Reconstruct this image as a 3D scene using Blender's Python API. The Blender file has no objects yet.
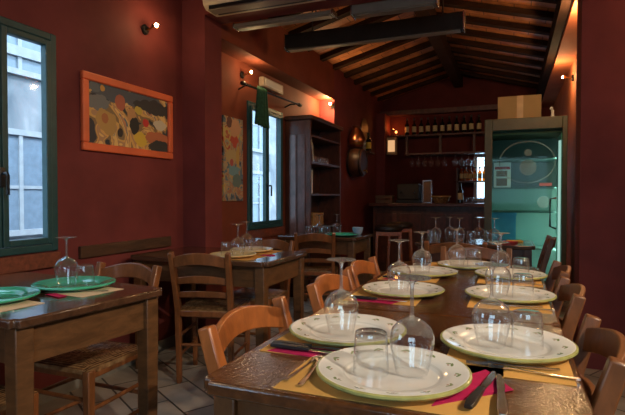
import bpy, bmesh, math, random
from mathutils import Vector, Matrix
random.seed(7)
PI = math.pi
sc = bpy.context.scene
COL = sc.collection
R = math.radians

# ------------------------------------------------------------------ materials
def _new(name):
    m = bpy.data.materials.new(name); m.use_nodes = True
    nt = m.node_tree; nt.nodes.clear()
    out = nt.nodes.new('ShaderNodeOutputMaterial')
    return m, nt, out

def N(nt, t, **kw):
    n = nt.nodes.new('ShaderNode' + t)
    for k, v in kw.items():
        if k in n.inputs: n.inputs[k].default_value = v
        else: setattr(n, k, v)
    return n

def ramp(nt, stops, interp='LINEAR'):
    r = nt.nodes.new('ShaderNodeValToRGB'); cr = r.color_ramp; cr.interpolation = interp
    while len(cr.elements) < len(stops): cr.elements.new(0.5)
    for e, (p, c) in zip(cr.elements, stops):
        e.position = p; e.color = (*c, 1) if len(c) == 3 else c
    return r

def math_node(nt, op, a=None, b=None, c=None):
    n = nt.nodes.new('ShaderNodeMath'); n.operation = op
    for i, v in enumerate((a, b, c)):
        if v is None: continue
        if isinstance(v, (int, float)): n.inputs[i].default_value = v
        else: nt.links.new(v, n.inputs[i])
    return n.outputs[0]

def mixc(nt, fac, a, b):
    n = nt.nodes.new('ShaderNodeMix'); n.data_type = 'RGBA'
    for s, v in ((n.inputs[0], fac), (n.inputs[6], a), (n.inputs[7], b)):
        if isinstance(v, (int, float)): s.default_value = v
        elif isinstance(v, tuple): s.default_value = (*v, 1) if len(v) == 3 else v
        else: nt.links.new(v, s)
    return n.outputs[2]

def plain(name, col, rough=.5, metal=0, var=.12, scale=12, bump=0, spec=.5, coat=0):
    m, nt, out = _new(name)
    b = N(nt, 'BsdfPrincipled', Roughness=rough, Metallic=metal)
    b.inputs['Specular IOR Level'].default_value = spec
    b.inputs['Coat Weight'].default_value = coat
    tc = N(nt, 'TexCoord'); no = N(nt, 'TexNoise', Scale=scale, Detail=5.0)
    nt.links.new(tc.outputs['Object'], no.inputs['Vector'])
    lo = tuple(max(0, c * (1 - var)) for c in col); hi = tuple(min(1, c * (1 + var)) for c in col)
    r = ramp(nt, [(.3, lo), (.7, hi)])
    nt.links.new(no.outputs['Fac'], r.inputs[0]); nt.links.new(r.outputs[0], b.inputs['Base Color'])
    if bump:
        bp = N(nt, 'Bump', Strength=bump, Distance=.01)
        nt.links.new(no.outputs['Fac'], bp.inputs['Height']); nt.links.new(bp.outputs[0], b.inputs['Normal'])
    nt.links.new(b.outputs[0], out.inputs[0])
    return m

def wood(name, col, rough=.35, spec=.5, scale=(2, 14, 14), contrast=.45, bump=.15, grit=0, coat=0.0):
    m, nt, out = _new(name)
    b = N(nt, 'BsdfPrincipled', Roughness=rough)
    b.inputs['Specular IOR Level'].default_value = spec; b.inputs['Coat Weight'].default_value = coat; b.inputs['Coat Roughness'].default_value = .12
    tc = N(nt, 'TexCoord'); mp = N(nt, 'Mapping'); mp.inputs['Scale'].default_value = scale
    nt.links.new(tc.outputs['Object'], mp.inputs['Vector'])
    no = N(nt, 'TexNoise', Scale=2.5, Detail=6.0, Roughness=.6, Distortion=.6)
    nt.links.new(mp.outputs[0], no.inputs['Vector'])
    lo = tuple(c * (1 - contrast) for c in col); hi = tuple(min(1, c * (1 + contrast)) for c in col)
    r = ramp(nt, [(.3, lo), (.52, col), (.72, hi)])
    nt.links.new(no.outputs['Fac'], r.inputs[0]); nt.links.new(r.outputs[0], b.inputs['Base Color'])
    bp = N(nt, 'Bump', Strength=bump, Distance=.004)
    nt.links.new(no.outputs['Fac'], bp.inputs['Height'])
    last = bp
    if grit:
        n2 = N(nt, 'TexNoise', Scale=110.0, Detail=3.0)
        nt.links.new(tc.outputs['Object'], n2.inputs['Vector'])
        b2 = N(nt, 'Bump', Strength=grit, Distance=.002)
        nt.links.new(n2.outputs['Fac'], b2.inputs['Height']); nt.links.new(bp.outputs[0], b2.inputs['Normal']); last = b2
    nt.links.new(last.outputs[0], b.inputs['Normal'])
    if coat: nt.links.new(last.outputs[0], b.inputs['Coat Normal'])
    nt.links.new(b.outputs[0], out.inputs[0])
    return m

def thin_glass(name, tint=(.97, .98, .98), refl=1.0, f0=.05, edge=.65, rough=.02, milk=0.0, power=3.2, dark=0.0, body=0.0, body_col=(.8, .85, .85)):
    m, nt, out = _new(name)
    lw = N(nt, 'LayerWeight', Blend=.5)                                   # reflects more towards the rim, from either side
    fr = math_node(nt, 'ADD', math_node(nt, 'MULTIPLY', math_node(nt, 'POWER', lw.outputs['Facing'], power), edge), f0)
    tr = N(nt, 'BsdfTransparent'); tr.inputs[0].default_value = (*tint, 1)
    gl = N(nt, 'BsdfGlossy', Roughness=rough); gl.inputs[0].default_value = (refl, refl, refl, 1)
    base = tr.outputs[0]
    if dark:
        er = ramp(nt, [(.45, tint), (.80, tuple(c * (1 - dark * .55) for c in tint)), (.97, tuple(c * (1 - dark) for c in tint))])
        nt.links.new(lw.outputs['Facing'], er.inputs[0]); nt.links.new(er.outputs[0], tr.inputs[0])
    if body:
        df = N(nt, 'BsdfDiffuse'); df.inputs[0].default_value = (*body_col, 1)
        mx0 = N(nt, 'MixShader', Fac=body)
        nt.links.new(tr.outputs[0], mx0.inputs[1]); nt.links.new(df.outputs[0], mx0.inputs[2]); base = mx0.outputs[0]
    mx = N(nt, 'MixShader')
    top = gl.outputs[0]
    if milk:                                                              # light scattered by the many inner reflections
        dm = N(nt, 'BsdfDiffuse'); dm.inputs[0].default_value = (.85, .88, .88, 1); tm = N(nt, 'BsdfTranslucent'); tm.inputs[0].default_value = (.85, .88, .88, 1)
        m1 = N(nt, 'MixShader', Fac=.5); nt.links.new(dm.outputs[0], m1.inputs[1]); nt.links.new(tm.outputs[0], m1.inputs[2])
        m2 = N(nt, 'MixShader', Fac=milk); nt.links.new(gl.outputs[0], m2.inputs[1]); nt.links.new(m1.outputs[0], m2.inputs[2]); top = m2.outputs[0]
    nt.links.new(fr, mx.inputs[0]); nt.links.new(base, mx.inputs[1]); nt.links.new(top, mx.inputs[2])
    nt.links.new(mx.outputs[0], out.inputs[0])
    return m

def emit(name, col, strength):
    m, nt, out = _new(name)
    e = N(nt, 'Emission', Strength=strength); e.inputs[0].default_value = (*col, 1)
    nt.links.new(e.outputs[0], out.inputs[0]); return m

M = {}
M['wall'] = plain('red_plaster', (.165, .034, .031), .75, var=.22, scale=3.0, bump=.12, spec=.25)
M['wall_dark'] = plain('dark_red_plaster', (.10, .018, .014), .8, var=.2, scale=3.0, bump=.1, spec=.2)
M['lamplit_plaster'] = plain('lamplit_ochre_plaster', (.36, .11, .045), .8, var=.15, scale=4, bump=.1, spec=.2)  # orange of the sconce light put into the far wall's plaster colour
M['green_frame'] = plain('green_painted_wood', (.012, .060, .066), .45, var=.15, scale=20, bump=.05)
M['olive_frame'] = plain('greenish_grey_enamel', (.062, .064, .036), .5, var=.2, scale=8)
M['sill'] = wood('sill_wood', (.17, .045, .022), .55)
M['rail'] = wood('rail_wood', (.075, .033, .016), .5, scale=(14, 2, 14))
M['table_top'] = wood('varnished_table_top', (.090, .031, .009), .24, scale=(14, 2.2, 14), contrast=.45, bump=.12, grit=.6, coat=.5)
M['table_frame'] = wood('varnished_table_frame', (.15, .055, .017), .4, scale=(8, 2.5, 8), contrast=.35)
M['old_top'] = wood('old_table_top', (.085, .040, .021), .2, scale=(2.2, 14, 14), contrast=.4, bump=.1, grit=.1, coat=.7)
M['old_frame'] = wood('old_table_frame', (.125, .056, .021), .4, scale=(4, 4, 14), contrast=.4)
M['chair'] = wood('orange_chair_wood', (.35, .105, .026), .33, scale=(10, 10, 3), contrast=.32, coat=.25)
M['chair_dark'] = wood('brown_chair_wood', (.20, .070, .022), .36, scale=(10, 10, 3), contrast=.35, coat=.2)
M['dark_wood'] = wood('dark_wood', (.075, .030, .016), .4, scale=(6, 6, 2.5))
M['red_wood'] = wood('reddish_dark_wood', (.10, .032, .017), .4, scale=(6, 6, 2.5))
M['rafter'] = wood('rafter_wood', (.030, .013, .007), .8, .08, scale=(2, 12, 12), bump=.3)
M['beam_wood'] = wood('eave_beam_wood', (.022, .010, .006), .8, .05, scale=(12, 2, 12), bump=.3)
M['black'] = plain('black_plastic', (.012, .012, .013), .35)
M['dark_cushion'] = plain('dark_leather', (.02, .017, .018), .45, var=.3, scale=30, bump=.1)
M['steel'] = plain('steel', (.62, .61, .59), .22, 1, var=.05)
M['brass'] = plain('brass', (.6, .38, .13), .28, 1, var=.1)
M['copper'] = plain('copper', (.50, .19, .09), .3, 1, var=.15)
M['iron'] = plain('dark_iron', (.05, .04, .036), .4, .8)
M['mat'] = plain('orange_paper', (.62, .33, .085), .8, var=.08, scale=6, spec=.2)
M['mat_cream'] = plain('cream_paper', (.70, .55, .36), .8, var=.06, scale=6, spec=.2)
M['napkin'] = plain('magenta_napkin', (.44, .018, .085), .9, var=.12, scale=40, bump=.15, spec=.1)
M['rim_green'] = plain('green_glaze', (.36, .35, .12), .22, var=.2, scale=30)
M['plate_green'] = plain('green_glass_plate', (.06, .50, .32), .12, var=.12, scale=12, coat=.5)
M['plate_yellow'] = plain('yellow_glaze', (.66, .52, .24), .25, var=.1, scale=20)
M['glass'] = thin_glass('clear_glass', refl=1.0, f0=.13, edge=.9, milk=.12, power=2.4, dark=.7, rough=.05)
M['glass_thick'] = thin_glass('solid_glass', refl=1.0, f0=.34, edge=.6, milk=.22, power=1.4, dark=.6, rough=.07)
M['pane'] = thin_glass('window_glass', tint=(.93, .97, 1), f0=.02, edge=.25)
M['fridge_glass'] = thin_glass('fridge_door_glass', tint=(.72, .86, .82), f0=.006, edge=.3)
M['etch'] = None
M['teal'] = plain('teal_enamel', (.31, .54, .47), .4, var=.08, scale=4)
M['white'] = plain('white_plastic', (.72, .70, .64), .45, var=.05)
M['niche'] = plain('warm_red_plaster', (.18, .044, .022), .78, var=.2, scale=3.0, bump=.1, spec=.2)
M['beige'] = plain('beige_plastic', (.50, .42, .30), .5, var=.06)
M['lamp_case'] = plain('lamp_housing', (.022, .019, .016), .6, var=.15, spec=.15)
M['lamp_pale'] = plain('lamp_reflector', (.20, .17, .13), .5, var=.08)
M['cardboard'] = plain('cardboard', (.26, .18, .075), .8, var=.1, scale=5)
M['blue'] = plain('blue_plastic', (.08, .36, .62), .4)
M['blue_pale'] = plain('pale_blue_cloth', (.35, .48, .70), .7)
M['red_label'] = plain('red_paper', (.45, .02, .02), .6)
M['pink_label'] = plain('pink_paper', (.75, .35, .38), .6)
M['brown_box'] = plain('brown_card', (.20, .11, .07), .7)
M['curtain'] = plain('green_cloth', (.018, .085, .042), .85, var=.3, scale=40, bump=.2)
M['bottle'] = thin_glass('dark_bottle_glass', tint=(.10, .13, .06), body=.55, body_col=(.012, .016, .008))
M['amber'] = thin_glass('amber_bottle_glass', tint=(.9, .42, .10), body=.35, body_col=(.55, .16, .02))
M['label'] = plain('cream_label', (.58, .46, .26), .7, var=.2, scale=60)
M['yellow_label'] = plain('yellow_label', (.70, .52, .08), .7)
M['bulb'] = emit('halogen_bulb', (1, .74, .36), 60)
M['lantern'] = emit('lit_paper_lantern', (1, .55, .25), .8)
M['tube'] = emit('cold_light_tube', (.80, 1, .93), .8)
M['book_white'] = plain('pale_book', (.55, .52, .48), .7)
M['book_brown'] = plain('brown_book', (.16, .08, .05), .7)
M['orange_frame'] = plain('orange_painted_frame', (.72, .135, .045), .45, var=.14, scale=6)
M['facade'] = None

def plate_mat():
    m, nt, out = _new('cream_plate_with_leaf_sprigs')
    b = N(nt, 'BsdfPrincipled', Roughness=.16); b.inputs['Coat Weight'].default_value = .3
    tc = N(nt, 'TexCoord'); sp = N(nt, 'SeparateXYZ'); nt.links.new(tc.outputs['Object'], sp.inputs[0])
    x, y = sp.outputs[0], sp.outputs[1]
    r = math_node(nt, 'SQRT', math_node(nt, 'ADD', math_node(nt, 'MULTIPLY', x, x), math_node(nt, 'MULTIPLY', y, y)))
    ang = math_node(nt, 'ARCTAN2', y, x)
    t = math_node(nt, 'MULTIPLY', ang, 13 / (2 * PI))
    fr = math_node(nt, 'SUBTRACT', t, math_node(nt, 'ROUND', t))          # -.5 .. .5
    s = math_node(nt, 'MULTIPLY', fr, (.132 * 2 * PI / 13))                 # metres along the ring
    def ell(cs, cr, a, bb, tilt=0.0):
        ds = math_node(nt, 'SUBTRACT', s, cs); dr = math_node(nt, 'SUBTRACT', r, cr)
        c_, s_ = math.cos(tilt), math.sin(tilt)
        p = math_node(nt, 'DIVIDE', math_node(nt, 'ADD', math_node(nt, 'MULTIPLY', ds, c_), math_node(nt, 'MULTIPLY', dr, s_)), a)
        q = math_node(nt, 'DIVIDE', math_node(nt, 'SUBTRACT', math_node(nt, 'MULTIPLY', dr, c_), math_node(nt, 'MULTIPLY', ds, s_)), bb)
        return math_node(nt, 'LESS_THAN', math_node(nt, 'ADD', math_node(nt, 'MULTIPLY', p, p), math_node(nt, 'MULTIPLY', q, q)), 1.0)
    no = N(nt, 'TexNoise', Scale=14.0, Detail=3.0); nt.links.new(tc.outputs['Object'], no.inputs['Vector'])
    base = ramp(nt, [(.3, (.78, .76, .70)), (.7, (.84, .82, .77))]); nt.links.new(no.outputs['Fac'], base.inputs[0])
    col = mixc(nt, ell(-.004, .136, .0085, .0032, .5), base.outputs[0], (.22, .28, .12))
    col = mixc(nt, ell(.006, .134, .0075, .0028, -.6), col, (.30, .35, .18))
    col = mixc(nt, ell(.001, .129, .0035, .0025, 0), col, (.42, .24, .15))
    ring = math_node(nt, 'LESS_THAN', math_node(nt, 'ABSOLUTE', math_node(nt, 'SUBTRACT', r, .1035)), .0022)
    col = mixc(nt, math_node(nt, 'MULTIPLY', ring, .22), col, (.36, .36, .28))
    nt.links.new(col, b.inputs['Base Color']); nt.links.new(b.outputs[0], out.inputs[0])
    return m
M['plate'] = plate_mat()
def etch_mat():
    m, nt, out = _new('etched_glass')
    tr = N(nt, 'BsdfTransparent'); tl = N(nt, 'BsdfTranslucent'); tl.inputs[0].default_value = (.8, .85, .82, 1)
    df = N(nt, 'BsdfDiffuse'); df.inputs[0].default_value = (.7, .75, .72, 1)
    a = N(nt, 'MixShader', Fac=.5); b = N(nt, 'MixShader', Fac=.17)
    nt.links.new(tl.outputs[0], a.inputs[1]); nt.links.new(df.outputs[0], a.inputs[2])
    nt.links.new(tr.outputs[0], b.inputs[1]); nt.links.new(a.outputs[0], b.inputs[2]); nt.links.new(b.outputs[0], out.inputs[0]); return m
M['etch'] = etch_mat()

def rush_mat():
    m, nt, out = _new('woven_rush')
    b = N(nt, 'BsdfPrincipled', Roughness=.27)
    tc = N(nt, 'TexCoord'); sp = N(nt, 'SeparateXYZ'); nt.links.new(tc.outputs['Object'], sp.inputs[0])
    ax, ay = math_node(nt, 'ABSOLUTE', sp.outputs[0]), math_node(nt, 'ABSOLUTE', sp.outputs[1])
    mx = math_node(nt, 'MAXIMUM', ax, ay)                                 # concentric cords, meeting on the diagonals
    w = math_node(nt, 'SINE', math_node(nt, 'MULTIPLY', mx, 420))
    no = N(nt, 'TexNoise', Scale=40.0, Detail=4.0); nt.links.new(tc.outputs['Object'], no.inputs['Vector'])
    f = math_node(nt, 'ADD', math_node(nt, 'MULTIPLY', w, .18), no.outputs['Fac'])
    r = ramp(nt, [(.25, (.11, .055, .025)), (.5, (.24, .125, .052)), (.8, (.36, .21, .095))])
    nt.links.new(f, r.inputs[0]); nt.links.new(r.outputs[0], b.inputs['Base Color'])
    bp = N(nt, 'Bump', Strength=.9, Distance=.006); nt.links.new(f, bp.inputs['Height']); nt.links.new(bp.outputs[0], b.inputs['Normal'])
    nt.links.new(b.outputs[0], out.inputs[0]); return m
M['rush'] = rush_mat()

def tiles_mat():
    m, nt, out = _new('grey_stone_tiles')
    b = N(nt, 'BsdfPrincipled', Roughness=.42)
    tc = N(nt, 'TexCoord'); mp = N(nt, 'Mapping'); mp.inputs['Rotation'].default_value = (0, 0, R(31)); mp.inputs['Scale'].default_value = (1, 1, 1)
    nt.links.new(tc.outputs['Object'], mp.inputs['Vector'])
    br = N(nt, 'TexBrick', Scale=1.0); br.offset = .5
    br.inputs['Brick Width'].default_value = .42; br.inputs['Row Height'].default_value = .21
    br.inputs['Mortar Size'].default_value = .006; br.inputs['Mortar Smooth'].default_value = .2
    br.inputs['Color1'].default_value = (.46, .40, .33, 1); br.inputs['Color2'].default_value = (.36, .315, .26, 1); br.inputs['Mortar'].default_value = (.055, .046, .038, 1)
    nt.links.new(mp.outputs[0], br.inputs['Vector'])
    no = N(nt, 'TexNoise', Scale=6.0, Detail=6.0); nt.links.new(tc.outputs['Object'], no.inputs['Vector'])
    r = ramp(nt, [(.3, (.65, .62, .6)), (.7, (1, 1, 1))]); nt.links.new(no.outputs['Fac'], r.inputs[0])
    mx = nt.nodes.new('ShaderNodeMix'); mx.data_type = 'RGBA'; mx.blend_type = 'MULTIPLY'; mx.inputs[0].default_value = 1
    nt.links.new(br.outputs['Color'], mx.inputs[6]); nt.links.new(r.outputs[0], mx.inputs[7])
    nt.links.new(mx.outputs[2], b.inputs['Base Color'])
    bp = N(nt, 'Bump', Strength=.35, Distance=.006); bp.invert = True
    nt.links.new(br.outputs['Fac'], bp.inputs['Height']); nt.links.new(bp.outputs[0], b.inputs['Normal'])
    nt.links.new(b.outputs[0], out.inputs[0]); return m
M['tiles'] = tiles_mat()

def boards_mat():
    m, nt, out = _new('roof_boards')
    b = N(nt, 'BsdfPrincipled', Roughness=.6)
    tc = N(nt, 'TexCoord'); br = N(nt, 'TexBrick', Scale=1.0)
    br.inputs['Brick Width'].default_value = .30; br.inputs['Row Height'].default_value = .15; br.inputs['Mortar Size'].default_value = .005
    br.inputs['Color1'].default_value = (.52, .20, .065, 1); br.inputs['Color2'].default_value = (.40, .145, .05, 1); br.inputs['Mortar'].default_value = (.10, .05, .025, 1)
    nt.links.new(tc.outputs['Object'], br.inputs['Vector'])
    no = N(nt, 'TexNoise', Scale=9.0, Detail=5.0); nt.links.new(tc.outputs['Object'], no.inputs['Vector'])
    r = ramp(nt, [(.3, (.55, .5, .5)), (.7, (1.1, 1.1, 1.1))]); nt.links.new(no.outputs['Fac'], r.inputs[0])
    mx = nt.nodes.new('ShaderNodeMix'); mx.data_type = 'RGBA'; mx.blend_type = 'MULTIPLY'; mx.inputs[0].default_value = 1
    nt.links.new(br.outputs['Color'], mx.inputs[6]); nt.links.new(r.outputs[0], mx.inputs[7])
    nt.links.new(mx.outputs[2], b.inputs['Base Color']); nt.links.new(b.outputs[0], out.inputs[0]); return m
M['boards'] = boards_mat()

def painting_mat(name, stops, scale, seed, blobs=()):
    """abstract swirls of flat colour; blobs = (cx, cz, rx, rz, colour) in metres from the centre of the canvas (object y, z)"""
    m, nt, out = _new(name)
    b = N(nt, 'BsdfPrincipled', Roughness=.55)
    tc = N(nt, 'TexCoord'); mp = N(nt, 'Mapping'); mp.inputs['Location'].default_value = (seed, seed * .7, seed * 1.3)
    nt.links.new(tc.outputs['Object'], mp.inputs['Vector'])
    no = N(nt, 'TexNoise', Scale=scale, Detail=2.5, Distortion=1.6); nt.links.new(mp.outputs[0], no.inputs['Vector'])
    r = ramp(nt, stops, 'CONSTANT'); nt.links.new(no.outputs['Fac'], r.inputs[0])
    col = r.outputs[0]
    n2 = N(nt, 'TexNoise', Scale=scale * 2.2, Detail=3.0); nt.links.new(mp.outputs[0], n2.inputs['Vector'])
    wob = math_node(nt, 'MULTIPLY', math_node(nt, 'SUBTRACT', n2.outputs['Fac'], .5), 2.6)
    sp = N(nt, 'SeparateXYZ'); nt.links.new(tc.outputs['Object'], sp.inputs[0])
    for cx, cz, rx, rz, c in blobs:
        p = math_node(nt, 'DIVIDE', math_node(nt, 'SUBTRACT', sp.outputs[1], cx), rx)
        q = math_node(nt, 'DIVIDE', math_node(nt, 'SUBTRACT', sp.outputs[2], cz), rz)
        d = math_node(nt, 'ADD', math_node(nt, 'ADD', math_node(nt, 'MULTIPLY', p, p), math_node(nt, 'MULTIPLY', q, q)), wob)
        col = mixc(nt, math_node(nt, 'LESS_THAN', d, 1.0), col, c)
    nt.links.new(col, b.inputs['Base Color']); nt.links.new(b.outputs[0], out.inputs[0]); return m
M['art_wide'] = painting_mat('abstract_wide_canvas',
    [(0, (.03, .033, .045)), (.38, (.24, .15, .07)), (.44, (.66, .38, .11)), (.49, (.45, .25, .12)), (.53, (.75, .48, .16)), (.58, (.15, .17, .18)), (.62, (.50, .22, .10)), (.67, (.12, .06, .04))], 5.0, 3.1,
    [(-.05, .15, .42, .055, (.075, .09, .11)), (.22, .12, .20, .05, (.03, .03, .035)), (-.30, .07, .10, .05, (.16, .17, .17)), (-.33, .16, .05, .035, (.12, .14, .15)),
     (-.26, .165, .022, .022, (.60, .30, .05)), (-.10, .10, .045, .05, (.42, .11, .06)), (.00, .03, .05, .05, (.50, .26, .10)), (.03, -.03, .045, .06, (.018, .018, .02)), (.07, .075, .04, .03, (.55, .40, .06)),
     (.09, -.12, .06, .05, (.66, .43, .05)), (-.22, -.04, .09, .08, (.46, .27, .08)), (-.24, -.02, .03, .035, (.40, .14, .05)), (-.11, -.10, .025, .03, (.03, .02, .02)),
     (.14, .00, .03, .03, (.55, .03, .03)), (.26, -.10, .13, .045, (.46, .14, .06)), (.29, .00, .07, .035, (.60, .50, .36)), (.30, -.17, .12, .055, (.025, .03, .035))])
M['art_tall'] = painting_mat('abstract_tall_canvas',
    [(0, (.05, .04, .05)), (.36, (.10, .16, .20)), (.43, (.45, .30, .14)), (.49, (.38, .16, .08)), (.54, (.30, .30, .22)), (.60, (.52, .36, .10)), (.67, (.42, .08, .04))], 7.0, 8.7,
    [(.02, .17, .07, .06, (.50, .07, .03)), (.02, .30, .11, .08, (.55, .27, .13)), (-.07, .34, .05, .05, (.12, .03, .02)), (-.03, .02, .09, .07, (.46, .34, .14)), (.08, .02, .03, .11, (.50, .32, .07)), (.00, -.10, .10, .05, (.16, .30, .33)), (-.03, -.03, .03, .03, (.40, .08, .07)), (.06, -.20, .08, .06, (.12, .18, .15))])

# ------------------------------------------------------------------ mesh building
class MB:
    def __init__(self): self.bm = bmesh.new(); self.mi = 0
    def _tag(self, faces):
        for f in faces: f.material_index = self.mi
    def box(self, c, s, rz=0, rx=0, ry=0, bev=0.0):
        mat = Matrix.Translation(c) @ Matrix.Rotation(rz, 4, 'Z') @ Matrix.Rotation(ry, 4, 'Y') @ Matrix.Rotation(rx, 4, 'X') @ Matrix.Diagonal((*s, 1))
        g = bmesh.ops.create_cube(self.bm, size=1, matrix=mat)
        fs = set(f for v in g['verts'] for f in v.link_faces)
        if bev:
            es = set(e for v in g['verts'] for e in v.link_edges)
            r = bmesh.ops.bevel(self.bm, geom=list(es), offset=bev, segments=2, profile=.6, affect='EDGES')
            fs = set(f for f in r['faces']) | set(f for f in fs if f.is_valid)
        self._tag(fs); return self
    def b2(self, lo, hi, bev=0.0):
        return self.box([(a + b) / 2 for a, b in zip(lo, hi)], [abs(b - a) for a, b in zip(lo, hi)], bev=bev)
    def lathe(self, prof, n=24, c=(0, 0, 0), axis='Z', close=False):
        rings = []
        for r, z in prof:
            if r < 1e-6: rings.append([self.bm.verts.new((0, 0, z))])
            else: rings.append([self.bm.verts.new((r * math.cos(2 * PI * i / n), r * math.sin(2 * PI * i / n), z)) for i in range(n)])
        fs = []
        pairs = list(zip(rings, rings[1:])) + ([(rings[-1], rings[0])] if close else [])
        for a, b in pairs:
            for i in range(n):
                j = (i + 1) % n
                if len(a) == 1 and len(b) == 1: continue
                if len(a) == 1: f = (a[0], b[i], b[j])
                elif len(b) == 1: f = (a[i], a[j], b[0])
                else: f = (a[i], a[j], b[j], b[i])
                fs.append(self.bm.faces.new(f))
        self._tag(fs)
        vs = [v for r_ in rings for v in r_]
        rot = {'Z': Matrix.Identity(4), 'X': Matrix.Rotation(PI / 2, 4, 'Y'), 'Y': Matrix.Rotation(-PI / 2, 4, 'X')}[axis]
        bmesh.ops.transform(self.bm, matrix=Matrix.Translation(c) @ rot, verts=vs); return self
    def sweep(self, pts, prof, up=(0, 0, 1), cap=True, scales=None):
        """sweep a closed 2-D profile [(a,b)..] along pts; a is across (tangent x up), b along the second normal"""
        pts = [Vector(p) for p in pts]; up = Vector(up); rings = []
        for i, p in enumerate(pts):
            t = (pts[min(i + 1, len(pts) - 1)] - pts[max(i - 1, 0)]).normalized()
            s = t.cross(up)
            if s.length < 1e-4: s = t.cross(Vector((0, 1, 0)))
            s.normalize(); w = s.cross(t).normalized()
            k = scales[i] if scales else 1
            rings.append([self.bm.verts.new(p + s * a * k + w * b * k) for a, b in prof])
        fs = []; n = len(prof)
        for A, B in zip(rings, rings[1:]):
            for i in range(n):
                j = (i + 1) % n; fs.append(self.bm.faces.new((A[i], A[j], B[j], B[i])))
        if cap: fs.append(self.bm.faces.new(rings[0][::-1])); fs.append(self.bm.faces.new(rings[-1]))
        self._tag(fs); return self
    def tube(self, pts, r, n=8, scales=None):
        return self.sweep(pts, [(r * math.cos(2 * PI * i / n), r * math.sin(2 * PI * i / n)) for i in range(n)], scales=scales)
    def bar(self, pts, a, b, up=(0, 0, 1)):
        return self.sweep(pts, [(-a / 2, -b / 2), (a / 2, -b / 2), (a / 2, b / 2), (-a / 2, b / 2)], up)
    def prism(self, poly, z0, z1, mat=None):
        lo = [self.bm.verts.new((x, y, z0)) for x, y in poly]; hi = [self.bm.verts.new((x, y, z1)) for x, y in poly]
        n = len(poly); fs = [self.bm.faces.new(lo[::-1]), self.bm.faces.new(hi)]
        for i in range(n): fs.append(self.bm.faces.new((lo[i], lo[(i + 1) % n], hi[(i + 1) % n], hi[i])))
        self._tag(fs)
        if mat is not None: bmesh.ops.transform(self.bm, matrix=mat, verts=lo + hi)
        return self
    def build(self, name, mat, parent=None, smooth=True, loc=(0, 0, 0), rz=0, bevel=0):
        bmesh.ops.recalc_face_normals(self.bm, faces=self.bm.faces)
        me = bpy.data.meshes.new(name); self.bm.to_mesh(me); self.bm.free()
        for m in (mat if isinstance(mat, (list, tuple)) else [mat]): me.materials.append(m)
        if smooth:
            me.polygons.foreach_set('use_smooth', [True] * len(me.polygons))
            me.set_sharp_from_angle(angle=R(38))
        o = bpy.data.objects.new(name, me); COL.objects.link(o)
        o.location = loc; o.rotation_euler = (0, 0, rz)
        if bevel:
            bv = o.modifiers.new('edge', 'BEVEL'); bv.width = bevel; bv.segments = 2; bv.limit_method = 'ANGLE'; bv.angle_limit = R(40)
        if parent: o.parent = parent
        return o

def tag(o, label, cat, group=None, kind=None):
    o['label'] = label; o['category'] = cat
    if group: o['group'] = group
    if kind: o['kind'] = kind
    return o
def thing(name, label, cat, loc=(0, 0, 0), rz=0, group=None):
    o = bpy.data.objects.new(name, None); COL.objects.link(o); o.empty_display_size = .1
    o.location = loc; o.rotation_euler = (0, 0, rz)
    return tag(o, label, cat, group)
def struct(name, mb, mat, parent=None, smooth=False, **kw):
    o = mb.build(name, mat, parent, smooth=smooth, **kw)
    if parent is None: o['kind'] = 'structure'
    return o
def dup(root, loc, rz=0, label=None, group=None, swap=None):
    """copy of a thing with copies of its parts and sub-parts"""
    def cp(o, par):
        c = o.copy(); COL.objects.link(c)
        if swap and c.type == 'MESH':
            c.data = swap_mesh(o.data, swap)
        if par: c.parent = par
        for k in o.children: cp(k, c)
        return c
    c = cp(root, None); c.location = loc; c.rotation_euler = (0, 0, rz)
    if label: c['label'] = label
    if group: c['group'] = group
    return c
_sw = {}
def swap_mesh(me, swap):
    key = (me.name, id(swap))
    if key not in _sw:
        if not any(m in swap for m in me.materials): _sw[key] = me
        else:
            n = me.copy()
            for i, m in enumerate(me.materials): n.materials[i] = swap.get(m, m)
            _sw[key] = n
    return _sw[key]
class Proto:
    """the first placing moves the source itself, every later one copies it"""
    def __init__(self, root): self.root = root; self.used = False
    def put(self, loc, rz=0, label=None, group=None, swap=None):
        if not self.used and swap is None:
            self.used = True; o = self.root; o.location = loc; o.rotation_euler = (0, 0, rz)
            if label: o['label'] = label
            if group: o['group'] = group
            return o
        return dup(self.root, loc, rz, label, group, swap)

# ------------------------------------------------------------------ the room
XL, XI = -2.43, -2.22          # window wall, inner face of its pillars and beam
XR, XP = .60, .42              # far part of the opposite wall, corner of the pillar there
YN, YF = -1.6, 9.0             # wall behind the camera, bar wall
EAVE, RIDGE, XM = 2.80, 3.16, -.88

floor = struct('floor', MB().b2((-2.7, -1.8, -.12), (1.9, 9.3, 0)), M['tiles'])

def wall_with_holes(x0, x1, y0, y1, z0, z1, holes):
    """wall in the Y-Z plane, holes = (y0, y1, z0, z1) sorted by y"""
    m = MB(); y = y0
    for a, b, c, d in holes:
        m.b2((x0, y, z0), (x1, a, z1)); m.b2((x0, a, z0), (x1, b, c)); m.b2((x0, a, d), (x1, b, z1)); y = b
    m.b2((x0, y, z0), (x1, y1, z1)); return m
W1 = (1.43, 2.118, .845, 2.07); W2 = (4.335, 5.145, .82, 2.10); W3 = (-1.15, -.05, .85, 2.13)  # W3 is an unseen window, added behind the camera for daylight
struct('wall_left', wall_with_holes(XL - .075, XL, YN - .2, 3.545, 0, 3.0, [W3, W1]), M['wall'])
struct('wall_left_niche', wall_with_holes(XL - .075, XL, 3.545, YF + .2, 0, 3.0, [W2]), M['niche'])
struct('wall_left_pier', MB().b2((XL, 3.305, 0), (XI, 3.545, 3.0)), M['wall'])
struct('wall_left_far_part', MB().b2((XL, 6.33, 0), (XI, YF, 3.0)), M['wall'])
struct('wall_left_upper_band', MB().b2((XL, 3.545, 2.45), (XI, 6.33, 3.0)), M['niche'])
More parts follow.
